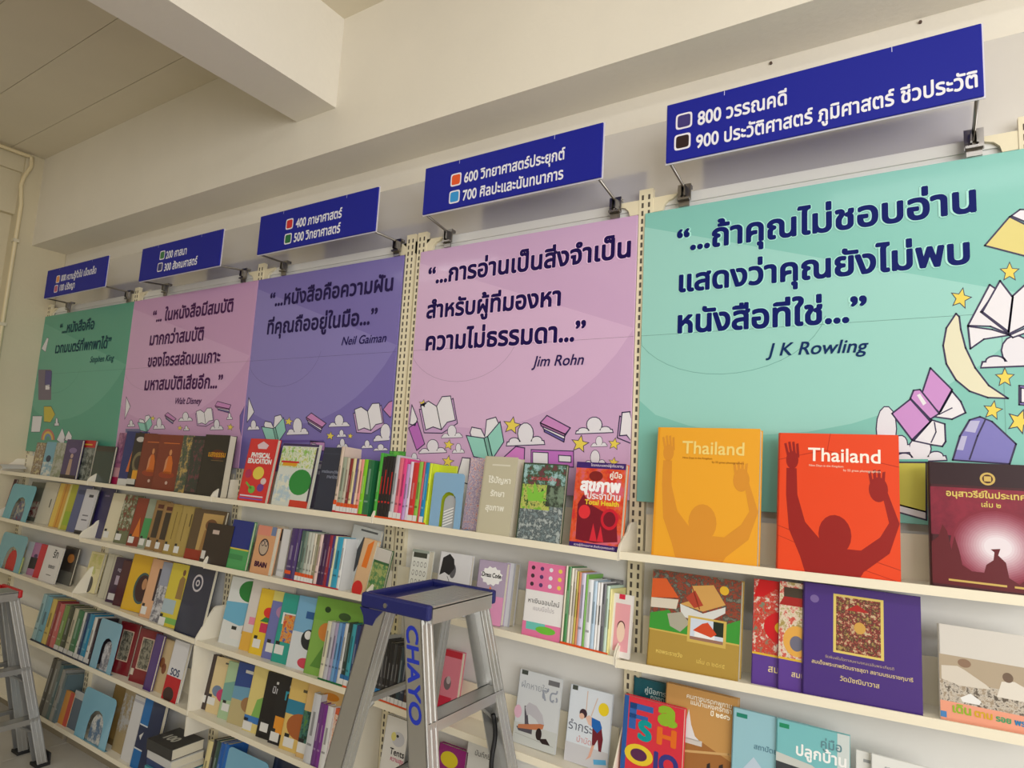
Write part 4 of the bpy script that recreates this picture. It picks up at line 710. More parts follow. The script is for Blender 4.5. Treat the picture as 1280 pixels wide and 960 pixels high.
faceb(3, 3, 357, 744, 'light blue picture book with black and white bird', (120, 176, 214), [('r', 0, 0, 1, .5, (214, 220, 226), 1), ('e', .5, .42, .22, .14, (40, 44, 50), 2), ('e', .46, .48, .1, .06, (230, 230, 230), 2.3), ('r', .3, .7, .8, .8, (40, 90, 150), 2), ('e', .5, .1, .2, .07, (206, 70, 90), 2)], ratio=.68, t=.01, y=-.091, **wy)
faceb(3, 3, 379, 745, 'green picture book with cartoon dinosaurs', (130, 176, 80), [('r', 0, .7, 1, 1, (120, 170, 70), 1), ('e', .25, .85, .06, .04, (30, 60, 30), 2), ('e', .6, .8, .12, .05, (60, 90, 50), 2), ('p', [(.7, .3), (.75, .7), (.95, .75), (.9, .3)], (150, 110, 60), 2), ('e', .3, .56, .16, .12, (206, 130, 60), 2), ('p', [(.1, .1), (.3, .4), (.5, .1)], (90, 140, 60), 2)], ratio=.9, t=.012, y=-.096, **wy)
sp = [(397, 402, 776, 'cream spiral spine', (220, 216, 190)), (402, 407, 777, 'silver grey spine', (190, 190, 200)), (407, 411, 778, 'pale violet spine', (170, 160, 190)), (411, 415, 778, 'sky blue spine', (110, 160, 206)), (415, 419, 779, 'mid blue spine', (80, 130, 190)), (419, 423, 779, 'white spine with dark feet', (214, 216, 216)), (423, 428, 778, 'blackish green spine', (40, 60, 56)), (428, 433, 780, 'turquoise spine', (60, 160, 176)), (433, 438, 781, 'navy spine with white bars', (40, 60, 110)), (438, 442, 781, 'dark indigo spine', (50, 44, 90)), (442, 447, 779, 'bright yellow spine, first', (226, 220, 50)), (447, 451, 781, 'bright yellow spine, second', (220, 214, 60))]
for k, (xa, xb, ty, ds, c) in enumerate(sp): spine(3, 3, xa, xb, ty, ds, c, foot=(20, 110, 60) if k < 7 else OR, band=(40, 110, 170) if 5 < k < 10 else None, lab_=(226, 226, 226) if k > 5 else None, lean=7)
faceb(3, 3, 424, 762, 'beige book behind the yellow and navy spines', (206, 180, 150), [('r', .5, .7, .8, .9, (206, 50, 50), 1)], ratio=.5, t=.004, y=-.015, lean=0)
# ---- middle bay, fourth shelf
faceb(3, 4, 249, 817, 'dark brown book at the left end', (60, 44, 40), lab(.1, .12), ratio=.3, t=.01, y=-.070, **wy)
faceb(3, 4, 256, 820, 'cream picture book with pink splash', (222, 200, 150), [('e', .6, .35, .3, .12, (200, 60, 110), 1.5), ('e', .3, .4, .2, .1, (110, 130, 160), 1.3), ('r', .4, .9, .7, .93, (70, 70, 70), 2)]+lab(.0, .14), ratio=.7, t=.01, y=-.074, **wy)
faceb(3, 4, 271, 826, 'pale green picture book', (170, 200, 160), [('p', [(0, .6), (1, .8), (1, .4), (0, .3)], (120, 170, 160), 1.5)]+lab(.1, .14), ratio=.66, t=.01, y=-.078, **wy)
faceb(3, 4, 283, 827, 'deep blue picture book with animal', (40, 70, 140), [('r', 0, 0, 1, .4, (190, 176, 130), 1), ('e', .6, .36, .24, .12, (160, 120, 80), 1.5), ('r', .3, .85, .8, .9, (214, 214, 206), 2), ('p', [(0, .4), (0, .6), (1, .66), (1, .4)], (110, 160, 190), 1.2)], ratio=.7, t=.01, y=-.082, **wy)
faceb(3, 4, 302, 832, 'yellow cream picture book with blue label', (224, 206, 130), [('p', [(.2, .2), (.3, .5), (.6, .6), (.9, .3)], (130, 180, 90), 1.5), ('e', .8, .46, .12, .08, (206, 60, 60), 2), ('r', .0, .14, .7, .24, (60, 120, 190), 3)]+lab(.0, .02), ratio=.7, t=.01, y=-.086, **wy)
faceb(3, 4, 319, 839, 'first of two black picture books', BK, [('r', .4, .84, .8, .88, (214, 214, 214), 2), ('t', 'นิทาน', .3, .8, .7, (200, 200, 206), 3)]+lab(.1, .1), ratio=.6, t=.01, y=-.090, **wy)
faceb(3, 4, 334, 843, 'second black picture book with teal lettering', (30, 30, 34), [('r', .4, .84, .8, .88, (214, 214, 214), 2), ('t', 'ทะเล', .3, .9, .66, (60, 150, 170), 3, .04), ('r', .1, .16, .8, .4, (226, 150, 50), 2)]+lab(.05, .04), ratio=.62, t=.01, y=-.094, **wy)
faceb(3, 4, 348, 847, 'yellow book with brown animal and teal sky', (222, 190, 110), [('r', 0, .5, 1, .7, (50, 130, 160), 1), ('e', .5, .36, .4, .18, (170, 96, 50), 1.5), ('r', .4, .84, .7, .88, (90, 80, 60), 2)]+lab(.1, .05), ratio=.7, t=.01, y=-.098, **wy)
faceb(3, 4, 369, 850, 'sand coloured book with green forest picture', (216, 180, 120), [('n', 0, .1, 1, .6, [(40, 90, 50), (90, 140, 60), (60, 110, 110), (30, 60, 40)], 40, 1.4), ('e', .6, .86, .2, .05, (206, 130, 30), 2)]+lab(.0, .06), ratio=.75, t=.01, y=-.102, **wy)
sp = [(378, 387, 866, 'white and silver wide spine', (206, 208, 214)), (387, 392, 878, 'purple spine, first', (110, 60, 130)), (392, 397, 880, 'purple spine, second', (120, 50, 140)), (397, 404, 882, 'white spine with grey corner', (222, 222, 222))]
for k, (xa, xb, ty, ds, c) in enumerate(sp): spine(3, 4, xa, xb, ty, ds, c, lean=7)
faceb(3, 4, 404, 884, 'orange red illustrated book at the right end', (206, 90, 50), [('n', 0, 0, 1, .9, [(206, 80, 40), (222, 150, 110), (226, 214, 196), (180, 50, 40)], 40)], ratio=.4, t=.01, y=-.108, lean=8)
faceb(3, 4, 395, 858, 'dark grey folder behind the white spine', (70, 70, 74), [('r', 0, .85, 1, 1, (150, 152, 156), 1)], ratio=.6, t=.004, y=-.014, lean=1)
# ---- second bay, top shelf
wt = dict(yaw=6, lean=4)
wz = dict(yaw=6, lean=9)
faceb(2, 1, 137, 541, 'pink and mauve book, leftmost of the row', (160, 96, 130), [('n', 0, .4, 1, 1, [(140, 90, 130), (176, 120, 150), (120, 70, 110)], 12), ('r', 0, 0, 1, .14, (170, 30, 80), 1), ('r', 0, .14, 1, .32, (200, 150, 160), 1)], ratio=.6, t=.01, y=-.070, **wt)
faceb(2, 1, 146, 539, 'blue and black book with orange figure', (30, 44, 110), [('p', [(.3, .25), (.5, .8), (.7, .7), (.7, .25)], (206, 110, 50), 1.5), ('r', .62, .2, .72, 1, (20, 20, 30), 2), ('r', 0, 0, .5, .12, (214, 214, 210), 2)], ratio=.6, t=.01, y=-.074, **wt)
faceb(2, 1, 157, 541, 'black book with olive coil pattern', (30, 24, 28), [('e', .4, .45, .3, .2, (120, 110, 80), 1.5), ('e', .4, .45, .2, .13, (60, 50, 44), 1.8), ('e', .3, .88, .2, .05, (200, 196, 190), 1.5), ('r', .0, .04, .4, .14, (206, 206, 200), 2), ('r', .2, .14, .6, .3, (226, 160, 40), 2)], ratio=.6, t=.01, y=-.078, **wt)
bud = [('e', .5, .28, .3, .06, (150, 60, 34), 2), ('p', [(.36, .3), (.38, .5), (.46, .62), (.58, .62), (.66, .5), (.68, .3)], (210, 110, 40), 2), ('p', [(.36, .32), (.38, .54), (.46, .62), (.44, .4)], (206, 140, 100), 2.2), ('e', .52, .68, .05, .055, (206, 140, 90), 2.2), ('r', .2, .84, .8, .855, (206, 110, 50), 2), ('e', .55, .14, .05, .03, (200, 170, 160), 2)]
faceb(2, 1, 168, 542, 'brown book with seated monk statue, partly covered', (118, 46, 28), bud, ratio=.68, t=.014, y=-.082, **wt)
faceb(2, 1, 188, 543, 'brown book with seated monk statue, fully visible', (124, 48, 28), bud, ratio=.72, t=.014, y=-.088, **wt)
faceb(2, 1, 217, 544, 'dark book with yellow green leaves at its edge', (50, 56, 60), [('n', 0, 0, .5, 1, [(160, 176, 60), (60, 80, 60), (90, 90, 80), (190, 160, 90)], 26)], ratio=.6, t=.012, y=-.094, lean=4, yaw=5)
faceb(2, 1, 229, 546, 'black book with dark carved figures', (34, 30, 30), [('n', 0, .05, 1, .95, [(30, 28, 28), (60, 56, 52), (40, 60, 50), (110, 60, 70)], 34)], ratio=.62, t=.012, y=-.099, lean=4, yaw=4)
faceb(2, 1, 244, 543, 'thick black book with orange glow and gold title', (26, 20, 18), [('e', .62, .68, .3, .08, (84, 34, 18), 1), ('e', .62, .67, .2, .045, (120, 50, 20), 1.4), ('t', 'แสงธรรม', .25, .95, .645, (206, 150, 50), 3, .03), ('r', .4, .58, .9, .59, (120, 90, 50), 2)], ratio=.63, t=.036, y=-.104, lean=4, yaw=2)
# ---- second bay, second shelf
L2 = [(126, 616, 'cream book, leftmost', (222, 214, 186), .6), (141, 618, 'green and dark mottled book', (110, 116, 84), .6), (157, 622, 'red brown book with flame shape', (140, 50, 30), .6), (171, 623, 'grey and green book', (150, 160, 140), .5), (180, 625, 'tan and dark brown book, first', (150, 116, 70), .45), (191, 628, 'tan and dark brown book, second', (156, 120, 72), .45), (202, 630, 'khaki yellow book, first', (170, 146, 74), .5), (214, 632, 'khaki yellow book, second', (172, 148, 80), .5)]
for k, (x, ty, ds, c, r_) in enumerate(L2):
    pr_ = lab(.05, .06)+[('r', .7, .0, 1, 1, tuple(int(q*.85) for q in c), .8)]
    if k == 1: pr_ += [('n', 0, .25, 1, 1, [(60, 70, 50), (190, 186, 170), (90, 110, 70), (140, 60, 60)], 40, .6)]
    if k == 2: pr_ += [('p', [(.2, .2), (.4, .6), (.6, .2)], (214, 120, 40), 1.2)]
    if k == 3: pr_ += [('r', 0, .2, 1, .6, (70, 150, 90), .9)]
    if k in (4, 5): pr_ += [('r', .2, .25, .6, .8, (60, 50, 40), 1.2), ('r', .2, .84, .6, .92, (90, 40, 30), 1.2)]
    if k in (6, 7): pr_ += [('r', .3, .3, .34, .85, (110, 90, 40), 1.2), ('r', .6, .6, .66, .85, (70, 60, 30), 1.2)]
    faceb(2, 2, x, ty, ds, c, pr_, ratio=r_, t=.009, y=-.068-.0042*k, lean=9, yaw=6)
faceb(2, 2, 229, 635, 'brown book with gold figure frame', (90, 70, 46), [('r', .3, .1, .95, .92, (190, 156, 96), 1), ('e', .62, .7, .18, .12, (120, 80, 50), 1.5), ('p', [(.4, .1), (.45, .6), (.8, .6), (.9, .1)], (160, 120, 70), 1.4), ('r', 0, 0, .5, .2, (150, 50, 30), 2)], ratio=.95, t=.014, y=-.103, lean=9, yaw=5)
faceb(2, 2, 249, 653, 'short blackish brown book with small label', (40, 26, 24), [('r', .25, .74, .5, .84, (200, 180, 170), 1), ('r', .0, .1, .15, .3, (214, 210, 206), 1)], ratio=1.05, t=.012, y=-.115, lean=8, yaw=2)
# ---- second bay, third shelf
faceb(2, 3, 101, 689, 'cream book with vase and butterfly drawing', (220, 210, 160), [('e', .5, .2, .2, .2, (70, 66, 60), 2), ('p', [(.3, .5), (.5, .7), (.7, .5), (.6, .44)], (190, 190, 120), 1.6), ('n', .1, .6, .95, .95, [(222, 212, 160), (190, 186, 110), (206, 196, 140)], 20)], ratio=.56, t=.014, y=-.066, **wz)
faceb(2, 3, 121, 692, 'greyish ivory thick book beside the vase book', (196, 192, 172), [('r', .6, 0, .65, 1, (160, 156, 136), 1)], ratio=.4, t=.02, y=-.072, **wz)
faceb(2, 3, 131, 696, 'dark violet book with silver lettering', (60, 36, 66), [('t', 'กฎหมาย', .3, .9, .7, (190, 180, 196), 3, .03), ('r', .3, .4, .7, .6, (176, 160, 180), 2), ('r', .1, .06, .6, .2, (206, 204, 206), 2)], ratio=.55, t=.014, y=-.080, **wz)
faceb(2, 3, 140, 700, 'maroon book left of the yellow one', (74, 26, 40), [('r', .7, .6, .8, .9, (130, 100, 60), 1)], ratio=.5, t=.014, y=-.086, **wz)
faceb(2, 3, 150, 692, 'bright yellow book with dark oval photo', (222, 176, 30), [('e', .68, .42, .34, .28, (60, 90, 90), 1.4), ('e', .70, .42, .29, .24, (60, 30, 34), 1.8), ('e', .75, .5, .1, .1, (190, 140, 100), 2.1)], ratio=.68, t=.014, y=-.092, **wz)
faceb(2, 3, 173, 698, 'peach book with dark inset', (220, 170, 130), [('r', .5, .3, .9, .85, (56, 40, 50), 1.4)]+lab(.05, .05), ratio=.5, t=.012, y=-.098, lean=9, yaw=5)
faceb(2, 3, 186, 702, 'grey and white mixed photo book', (150, 156, 176), [('n', 0, 0, 1, .6, [(50, 50, 54), (206, 206, 210), (110, 110, 120)], 30)], ratio=.45, t=.01, y=-.102, lean=9, yaw=4)
faceb(2, 3, 197, 703, 'yellow book with standing man in uniform', (214, 196, 60), [('p', [(.5, .45), (.52, .75), (.62, .82), (.78, .78), (.8, .45)], (150, 120, 70), 1.6), ('e', .66, .87, .07, .05, (120, 80, 60), 1.8), ('r', 0, .2, .6, .42, (170, 190, 200), 1.5), ('r', 0, .05, 1, .14, (120, 180, 90), 1.5)]+lab(-.0, .0), ratio=.55, t=.01, y=-.106, lean=9, yaw=3)
faceb(2, 3, 217, 706, 'navy blue book with white target circle', (34, 40, 66), [('e', .46, .76, .2, .13, (206, 200, 206), 1.4), ('e', .46, .76, .15, .1, (34, 40, 66), 1.7), ('e', .46, .76, .08, .05, (206, 200, 206), 2), ('e', .46, .76, .04, .025, (34, 40, 66), 2.3)], ratio=.66, t=.018, y=-.112, lean=9, yaw=1)
# ---- second bay, fourth shelf
rp = [('r', .2, .25, .8, .85, (206, 180, 160), 1), ('n', .24, .27, .76, .83, [(110, 110, 80), (150, 146, 130), (70, 70, 60)], 50, 1.5)]
faceb(2, 4, 136, 776, 'dark red book with framed photo, left of two', (124, 24, 34), rp+[('r', 0, .12, .15, .24, (206, 196, 180), 2)], ratio=.62, t=.012, y=-.085, **wz)
faceb(2, 4, 160, 785, 'dark red book with framed photo, right of two', (124, 24, 34), rp+[('r', 0, .12, .15, .24, (206, 196, 180), 2)], ratio=.62, t=.012, y=-.092, **wz)
faceb(2, 4, 178, 792, 'plain violet narrow book', (76, 44, 120), [('r', .05, 0, .1, 1, (60, 34, 100), 1)], brx=187, t=.012, y=-.105, lean=9)
faceb(2, 4, 187, 797, 'beige book with small brown dolls', (206, 182, 140), [('e', .4, .55, .18, .1, (150, 96, 60), 1.5), ('e', .6, .45, .16, .1, (130, 76, 50), 1.5)], brx=204, t=.012, y=-.085, lean=9)
faceb(2, 4, 201, 799, 'white book with red lower half', (222, 222, 226), [('r', 0, 0, 1, .4, (190, 26, 36), 1), ('e', .4, .1, .35, .12, (60, 36, 34), 1.5), ('t', 'SOS', .2, .8, .42, (70, 80, 110), 3, .03)], brx=219, t=.014, y=-.11, lean=9)
# ---- far left bay, fourth shelf
sp = [(38, 43, 742, 'pale blue spine with white oval', (150, 190, 200)), (43, 50, 745, 'light blue and white spine', (110, 170, 190)), (50, 56, 748, 'yellow spine', (206, 180, 90)), (56, 60, 751, 'thin crimson spine', (140, 40, 50)), (60, 66, 754, 'pink and red spine', (190, 90, 90)), (66, 72, 756, 'light green spine', (110, 140, 70)), (72, 78, 757, 'black and green spine', (44, 56, 40)), (78, 83, 760, 'beige spine', (190, 184, 160)), (83, 90, 762, 'mid green spine', (40, 110, 70)), (90, 93, 765, 'white spine, first', (206, 206, 200)), (93, 97, 766, 'navy spine', (30, 60, 100)), (97, 103, 767, 'turquoise blue spine', (20, 130, 170)), (103, 107, 771, 'white spine, second', (214, 212, 206)), (107, 110, 773, 'dark spine beside the bookend', (60, 50, 56))]
b14 = []
for k, (xa, xb, ty, ds, c) in enumerate(sp):
    bb = 1 if xb <= 75 else 2
    spine(bb, 4, xa, xb-.3, ty, ds, c, foot=(30, 40, 70), lab_=(206, 206, 206) if k > 4 else None, lean=8, d=.09)
bookend(2, 4, 111, 137, 772, 'pale blue bookend with photo showing in its arch', (130, 178, 200), inner=noisemat([(60, 50, 54), (206, 206, 210), (120, 120, 130)], 30), lean=8)
# ---- far left bay, third shelf
bookend(1, 3, -8, 22, 664, 'light blue bookend with red patch in its arch', (120, 176, 190), inner=mat((196, 40, 40), .4), lean=8)
faceb(1, 3, 16, 695, 'small neon lime book tucked low', (190, 214, 50), None, ratio=.8, t=.006, y=-.112, lean=8)
faceb(1, 3, 25, 677, 'plain white book, leftmost white one', (222, 222, 224), [], ratio=.5, t=.01, y=-.08, **wz)
faceb(1, 3, 32, 678, 'mauve and black book', (176, 120, 160), [('r', 0, .2, 1, .55, (40, 30, 44), 1), ('e', .5, .6, .2, .06, (80, 60, 100), 1.5)], ratio=.5, t=.01, y=-.085, **wz)
faceb(1, 3, 40, 680, 'bright red narrow book', (196, 24, 48), [], ratio=.5, t=.01, y=-.09, **wz)
faceb(1, 3, 47, 681, 'white book with black handwriting', (222, 220, 220), [('t', 'รัก', .5, .8, .7, (60, 60, 64), 3), ('t', 'ของเรา', .4, .8, .4, (60, 60, 64), 3), ('r', .4, .2, .7, .22, (90, 90, 90), 2)], brx=66, t=.01, y=-.10, lean=9)
faceb(1, 3, 70, 682, 'dark book with orange flower photo in the gap', (46, 40, 36), [('e', .6, .7, .25, .12, (170, 110, 50), 1.4), ('r', 0, 0, 1, .35, (96, 96, 90), 1)], brx=86, t=.01, y=-.06, lean=8)
# ---- far left bay, second shelf
faceb(1, 2, -6, 598, 'dark maroon book cut by the frame edge', (70, 28, 36), [('r', .2, .2, .8, .8, (110, 40, 50), 1)], ratio=.5, t=.01, y=-.09, **wz)
bookend(1, 2, 2, 31, 604, 'light blue bookend with colourful photo in its arch', (110, 180, 196), inner=noisemat([(110, 90, 50), (150, 60, 70), (40, 90, 130), (180, 170, 150)], 24), lean=10)
faceb(1, 2, 26, 602, 'grey green photo book behind the bookend', (110, 110, 96), [('n', .2, .1, 1, .5, [(40, 60, 90), (150, 60, 60), (200, 196, 180)], 30)], ratio=.8, t=.01, y=-.06, **wz)
faceb(1, 2, 42, 602, 'off-white book with small black mark', (206, 200, 182), [('r', .7, .4, .76, .6, (50, 50, 46), 1)], ratio=.6, t=.012, y=-.07, **wz)
faceb(1, 2, 60, 604, 'orange and yellow book', (214, 160, 60), [('r', 0, 0, .35, 1, (222, 190, 90), 1), ('r', .5, .0, .56, 1, (190, 120, 40), 1)], ratio=.5, t=.01, y=-.076, **wz)
faceb(1, 2, 72, 605, 'lime yellow book', (176, 176, 50), [('r', .0, 0, .15, 1, (214, 206, 130), 1), ('r', .2, .1, .8, .4, (150, 176, 50), 1)], ratio=.5, t=.01, y=-.082, **wz)
faceb(1, 2, 82, 606, 'slate blue book', (84, 92, 136), [('r', .1, .8, .9, .9, (66, 72, 110), 1)], ratio=.5, t=.01, y=-.088, **wz)
faceb(1, 2, 92, 611, 'white strip-like book with grey text and dark base', (206, 206, 214), [('r', 0, 0, 1, .08, (40, 36, 40), 1.5), ('r', .4, .82, .8, .88, (60, 60, 70), 1.5), ('r', .3, .3, .8, .33, (120, 120, 130), 1.5), ('r', .3, .4, .8, .43, (120, 120, 130), 1.5)], ratio=.42, t=.01, y=-.094, **wz)
faceb(2, 2, 110, 607, 'dark navy violet book, leftmost', (44, 38, 90), [('r', .4, .8, .7, .83, (110, 100, 140), 1)], ratio=.5, t=.01, y=-.06, lean=8, yaw=4)
# ---- far left bay, top shelf
faceb(1, 1, 38, 553, 'brown and white patterned small book', (110, 84, 66), [('n', 0, 0, 1, 1, [(90, 60, 50), (190, 184, 170), (120, 90, 70), (200, 190, 150)], 30)], ratio=.5, t=.01, y=-.07, **wt)
faceb(1, 1, 50, 552, 'pale blue toy-cover book', (120, 170, 190), [('n', 0, 0, 1, .4, [(190, 196, 200), (130, 170, 190), (220, 220, 210)], 30), ('e', .5, .5, .25, .1, (50, 60, 80), 1.5)], ratio=.5, t=.01, y=-.076, **wt)
faceb(1, 1, 62, 553, 'grey green mottled book beside the purple one', (130, 136, 116), [('n', 0, 0, 1, 1, [(110, 120, 96), (180, 180, 170), (140, 146, 120)], 24)], ratio=.5, t=.01, y=-.082, **wt)
faceb(1, 1, 74, 549, 'purple book with pale standing figure', (60, 36, 100), [('p', [(.35, .1), (.42, .5), (.6, .5), (.62, .1)], (180, 150, 130), 1.5), ('e', .52, .58, .09, .06, (190, 160, 150), 1.7), ('e', .52, .72, .25, .07, (130, 110, 160), 1.5), ('r', 0, 0, 1, .1, (40, 20, 30), 1)], brx=93, t=.012, y=-.09, lean=4)
faceb(1, 1, 92, 550, 'book with rounded red top and yellow strip', (110, 116, 110), [('r', 0, .82, 1, 1, (190, 30, 34), 1), ('r', .2, .88, .8, .91, (220, 190, 60), 2), ('n', 0, .0, 1, .8, [(90, 96, 90), (150, 156, 150), (50, 60, 54)], 30)], brx=110, t=.01, y=-.07, lean=4)
faceb(2, 1, 112, 557, 'blackish green book at the left end', (24, 52, 50), [('r', 0, .85, 1, 1, (44, 40, 38), 1)], brx=135, t=.012, y=-.09, lean=4)
# ---- bottom shelves
sp = [(46, 51, 822, 'black and grey spine, first', (50, 50, 50)), (51, 56, 824, 'grey spine, second', (110, 112, 108)), (56, 60, 830, 'slate teal spine, third', (70, 96, 100)), (60, 64, 836, 'pale grey spine, fourth', (140, 140, 136)), (64, 67, 842, 'sea grey spine, fifth', (90, 110, 116))]
for xa, xb, ty, ds, c in sp: spine(1, 5, xa, xb, ty, ds, c, lean=9, d=.09)
faceb(1, 5, 60, 848, 'blue topped book lying behind the orange one', (30, 90, 140), [('r', 0, .8, 1, 1, (30, 100, 160), 1)], ratio=.7, t=.012, y=-.05, lean=9, yaw=5)
faceb(2, 5, 69, 861, 'orange book with red side stripe', (206, 140, 50), [('r', .65, 0, 1, 1, (190, 70, 60), 1)], brx=82, t=.01, y=-.1, lean=9)
faceb(2, 5, 82, 862, 'blue grey book with pale top', (80, 100, 120), [('r', 0, .8, 1, 1, (180, 184, 186), 1)], brx=96, t=.01, y=-.095, lean=9)
bookend(2, 5, 92, 130, 857, 'large light blue bookend with tan photo in its arch', (120, 176, 200), inner=noisemat([(150, 110, 70), (206, 206, 200), (80, 110, 140)], 20), lean=8)
faceb(2, 5, 127, 853, 'ochre brown book', (150, 120, 66), [('r', 0, .0, 1, .1, (110, 86, 46), 1)], ratio=.5, t=.014, y=-.06, lean=8)
faceb(2, 5, 139, 858, 'book with white horse-like photo', (170, 150, 110), [('n', 0, .3, 1, .9, [(206, 206, 200), (160, 140, 100), (180, 180, 180)], 20)], ratio=.5, t=.014, y=-.08, lean=8)
faceb(2, 5, 150, 868, 'plain white upright book', (214, 214, 216), [('r', 0, .9, 1, .94, (180, 180, 190), 1)], brx=162, t=.014, y=-.1, lean=8)
faceb(2, 5, 162, 871, 'navy and blue book with white lines', (24, 40, 80), [('r', 0, .62, .4, 1, (30, 110, 180), 1), ('r', 0, 0, .4, .26, (30, 110, 180), 1), ('r', .0, .26, .4, .28, (214, 220, 226), 1.5), ('r', .0, .6, .4, .62, (214, 220, 226), 1.5), ('p', [(.1, .45), (.2, .4), (.28, .52)], (214, 214, 214), 1.5)], brx=186, t=.02, y=-.11, lean=8)
# flat stack on the bottom shelf of the middle bay + upright books
stk = [(176, 262, 'black book numbered 100 topmost of flat stack', (50, 50, 50), .04), (178, 258, 'white and blue book second in flat stack', (206, 206, 206), .03), (178, 256, 'navy book third in flat stack', (40, 60, 110), .028), (178, 254, 'aqua book fourth in flat stack', (80, 160, 170), .032), (176, 252, 'sky blue book fifth in flat stack', (60, 120, 170), .033), (174, 250, 'red book lowest in flat stack', (190, 40, 50), .04)]
zf = SH[(3, 5)](1.4)+.0005
zt = zf
for k, (xa, xb, ds, c, t) in reversed(list(enumerate(stk))):
    o = empty('book', (1.108+.005*(k % 2), -.20+.004*(k % 3), zt), (0, 0, R([1.5, -1, 1, 1.5, -1, 0][k])))
    wv, dv = .172+.002*k, .135; m = mat(c, .35, coat=.3)
    MB().box(0, wv, 0, dv, 0, .0015, m).box(0, wv, 0, dv, t-.0015, t, m).box(0, wv, -.001, .001, 0, t, m).build('cover', o)
    MB().box(.002, wv-.002, .002, dv-.002, .0015, t-.0015, PGM).build('page_block', o)
    if k == 0:
        V, Fc = text_geo('100', .04); q = MB(); mm = q.mi(mat((190, 190, 180), .4)); q.v = [(.03+p[0]*.055, .04+p[1]*.055, t+.0004+.00002*p[2]) for p in V]; q.f = list(Fc); q.m = [mm]*len(Fc); q.build('cover_print', o, flip=False)
    tag(o, ds+where(3, 5), 'book', 'flat stacked books on the bottom shelf'); zt += t+.0004
sp = [(243, 249, 925, 'cream yellow spine right of the stack', (220, 206, 150)), (249, 253, 924, 'black spine beside the cream one', (40, 40, 44)), (253, 258, 926, 'dark green spine', (50, 80, 70)), (258, 263, 928, 'royal blue spine, first', (30, 90, 170)), (263, 268, 929, 'royal blue spine, second', (30, 100, 180))]
for xa, xb, ty, ds, c in sp: spine(3, 5, xa, xb, ty, ds, c, lean=8, d=.09)
bookend(3, 5, 268, 318, 932, 'wide light blue bookend near the bottom edge of the picture', (120, 176, 206), lean=8)
faceb(3, 5, 322, 928, 'large dark navy folder near the bottom edge', (34, 44, 70), [('r', .05, .05, .1, .95, (50, 60, 90), 1)], brx=372, t=.02, y=-.09, lean=10)
# leaflet at left end of top shelf
pc = uy(6, 590, -.125)
lf = empty('leaflet', (pc.x-.03, -.06, SH[(1, 1)](B[0])+.004))
q = MB(); m1, m2 = mat((214, 212, 214), .5), mat((190, 40, 60), .5)
n = 8
for k in range(n):
    a0, a1 = k/n, (k+1)/n
    f_ = lambda s: (-.12+.19*s, .045*math.sin(s*2.4)-.02*s)
    (xa, za), (xb, zb) = f_(a0), f_(a1)
    q.hexa([(xa, -.09, za), (xb, -.09, zb), (xb, .03, zb), (xa, .03, za), (xa, -.09, za+.0006), (xb, -.09, zb+.0006), (xb, .03, zb+.0006), (xa, .03, za+.0006)], m2 if k < 4 else m1)
q.build('sheet', lf, smooth=False)
tag(lf, 'curled white and red paper leaflet at the left end of the top shelf', 'paper')
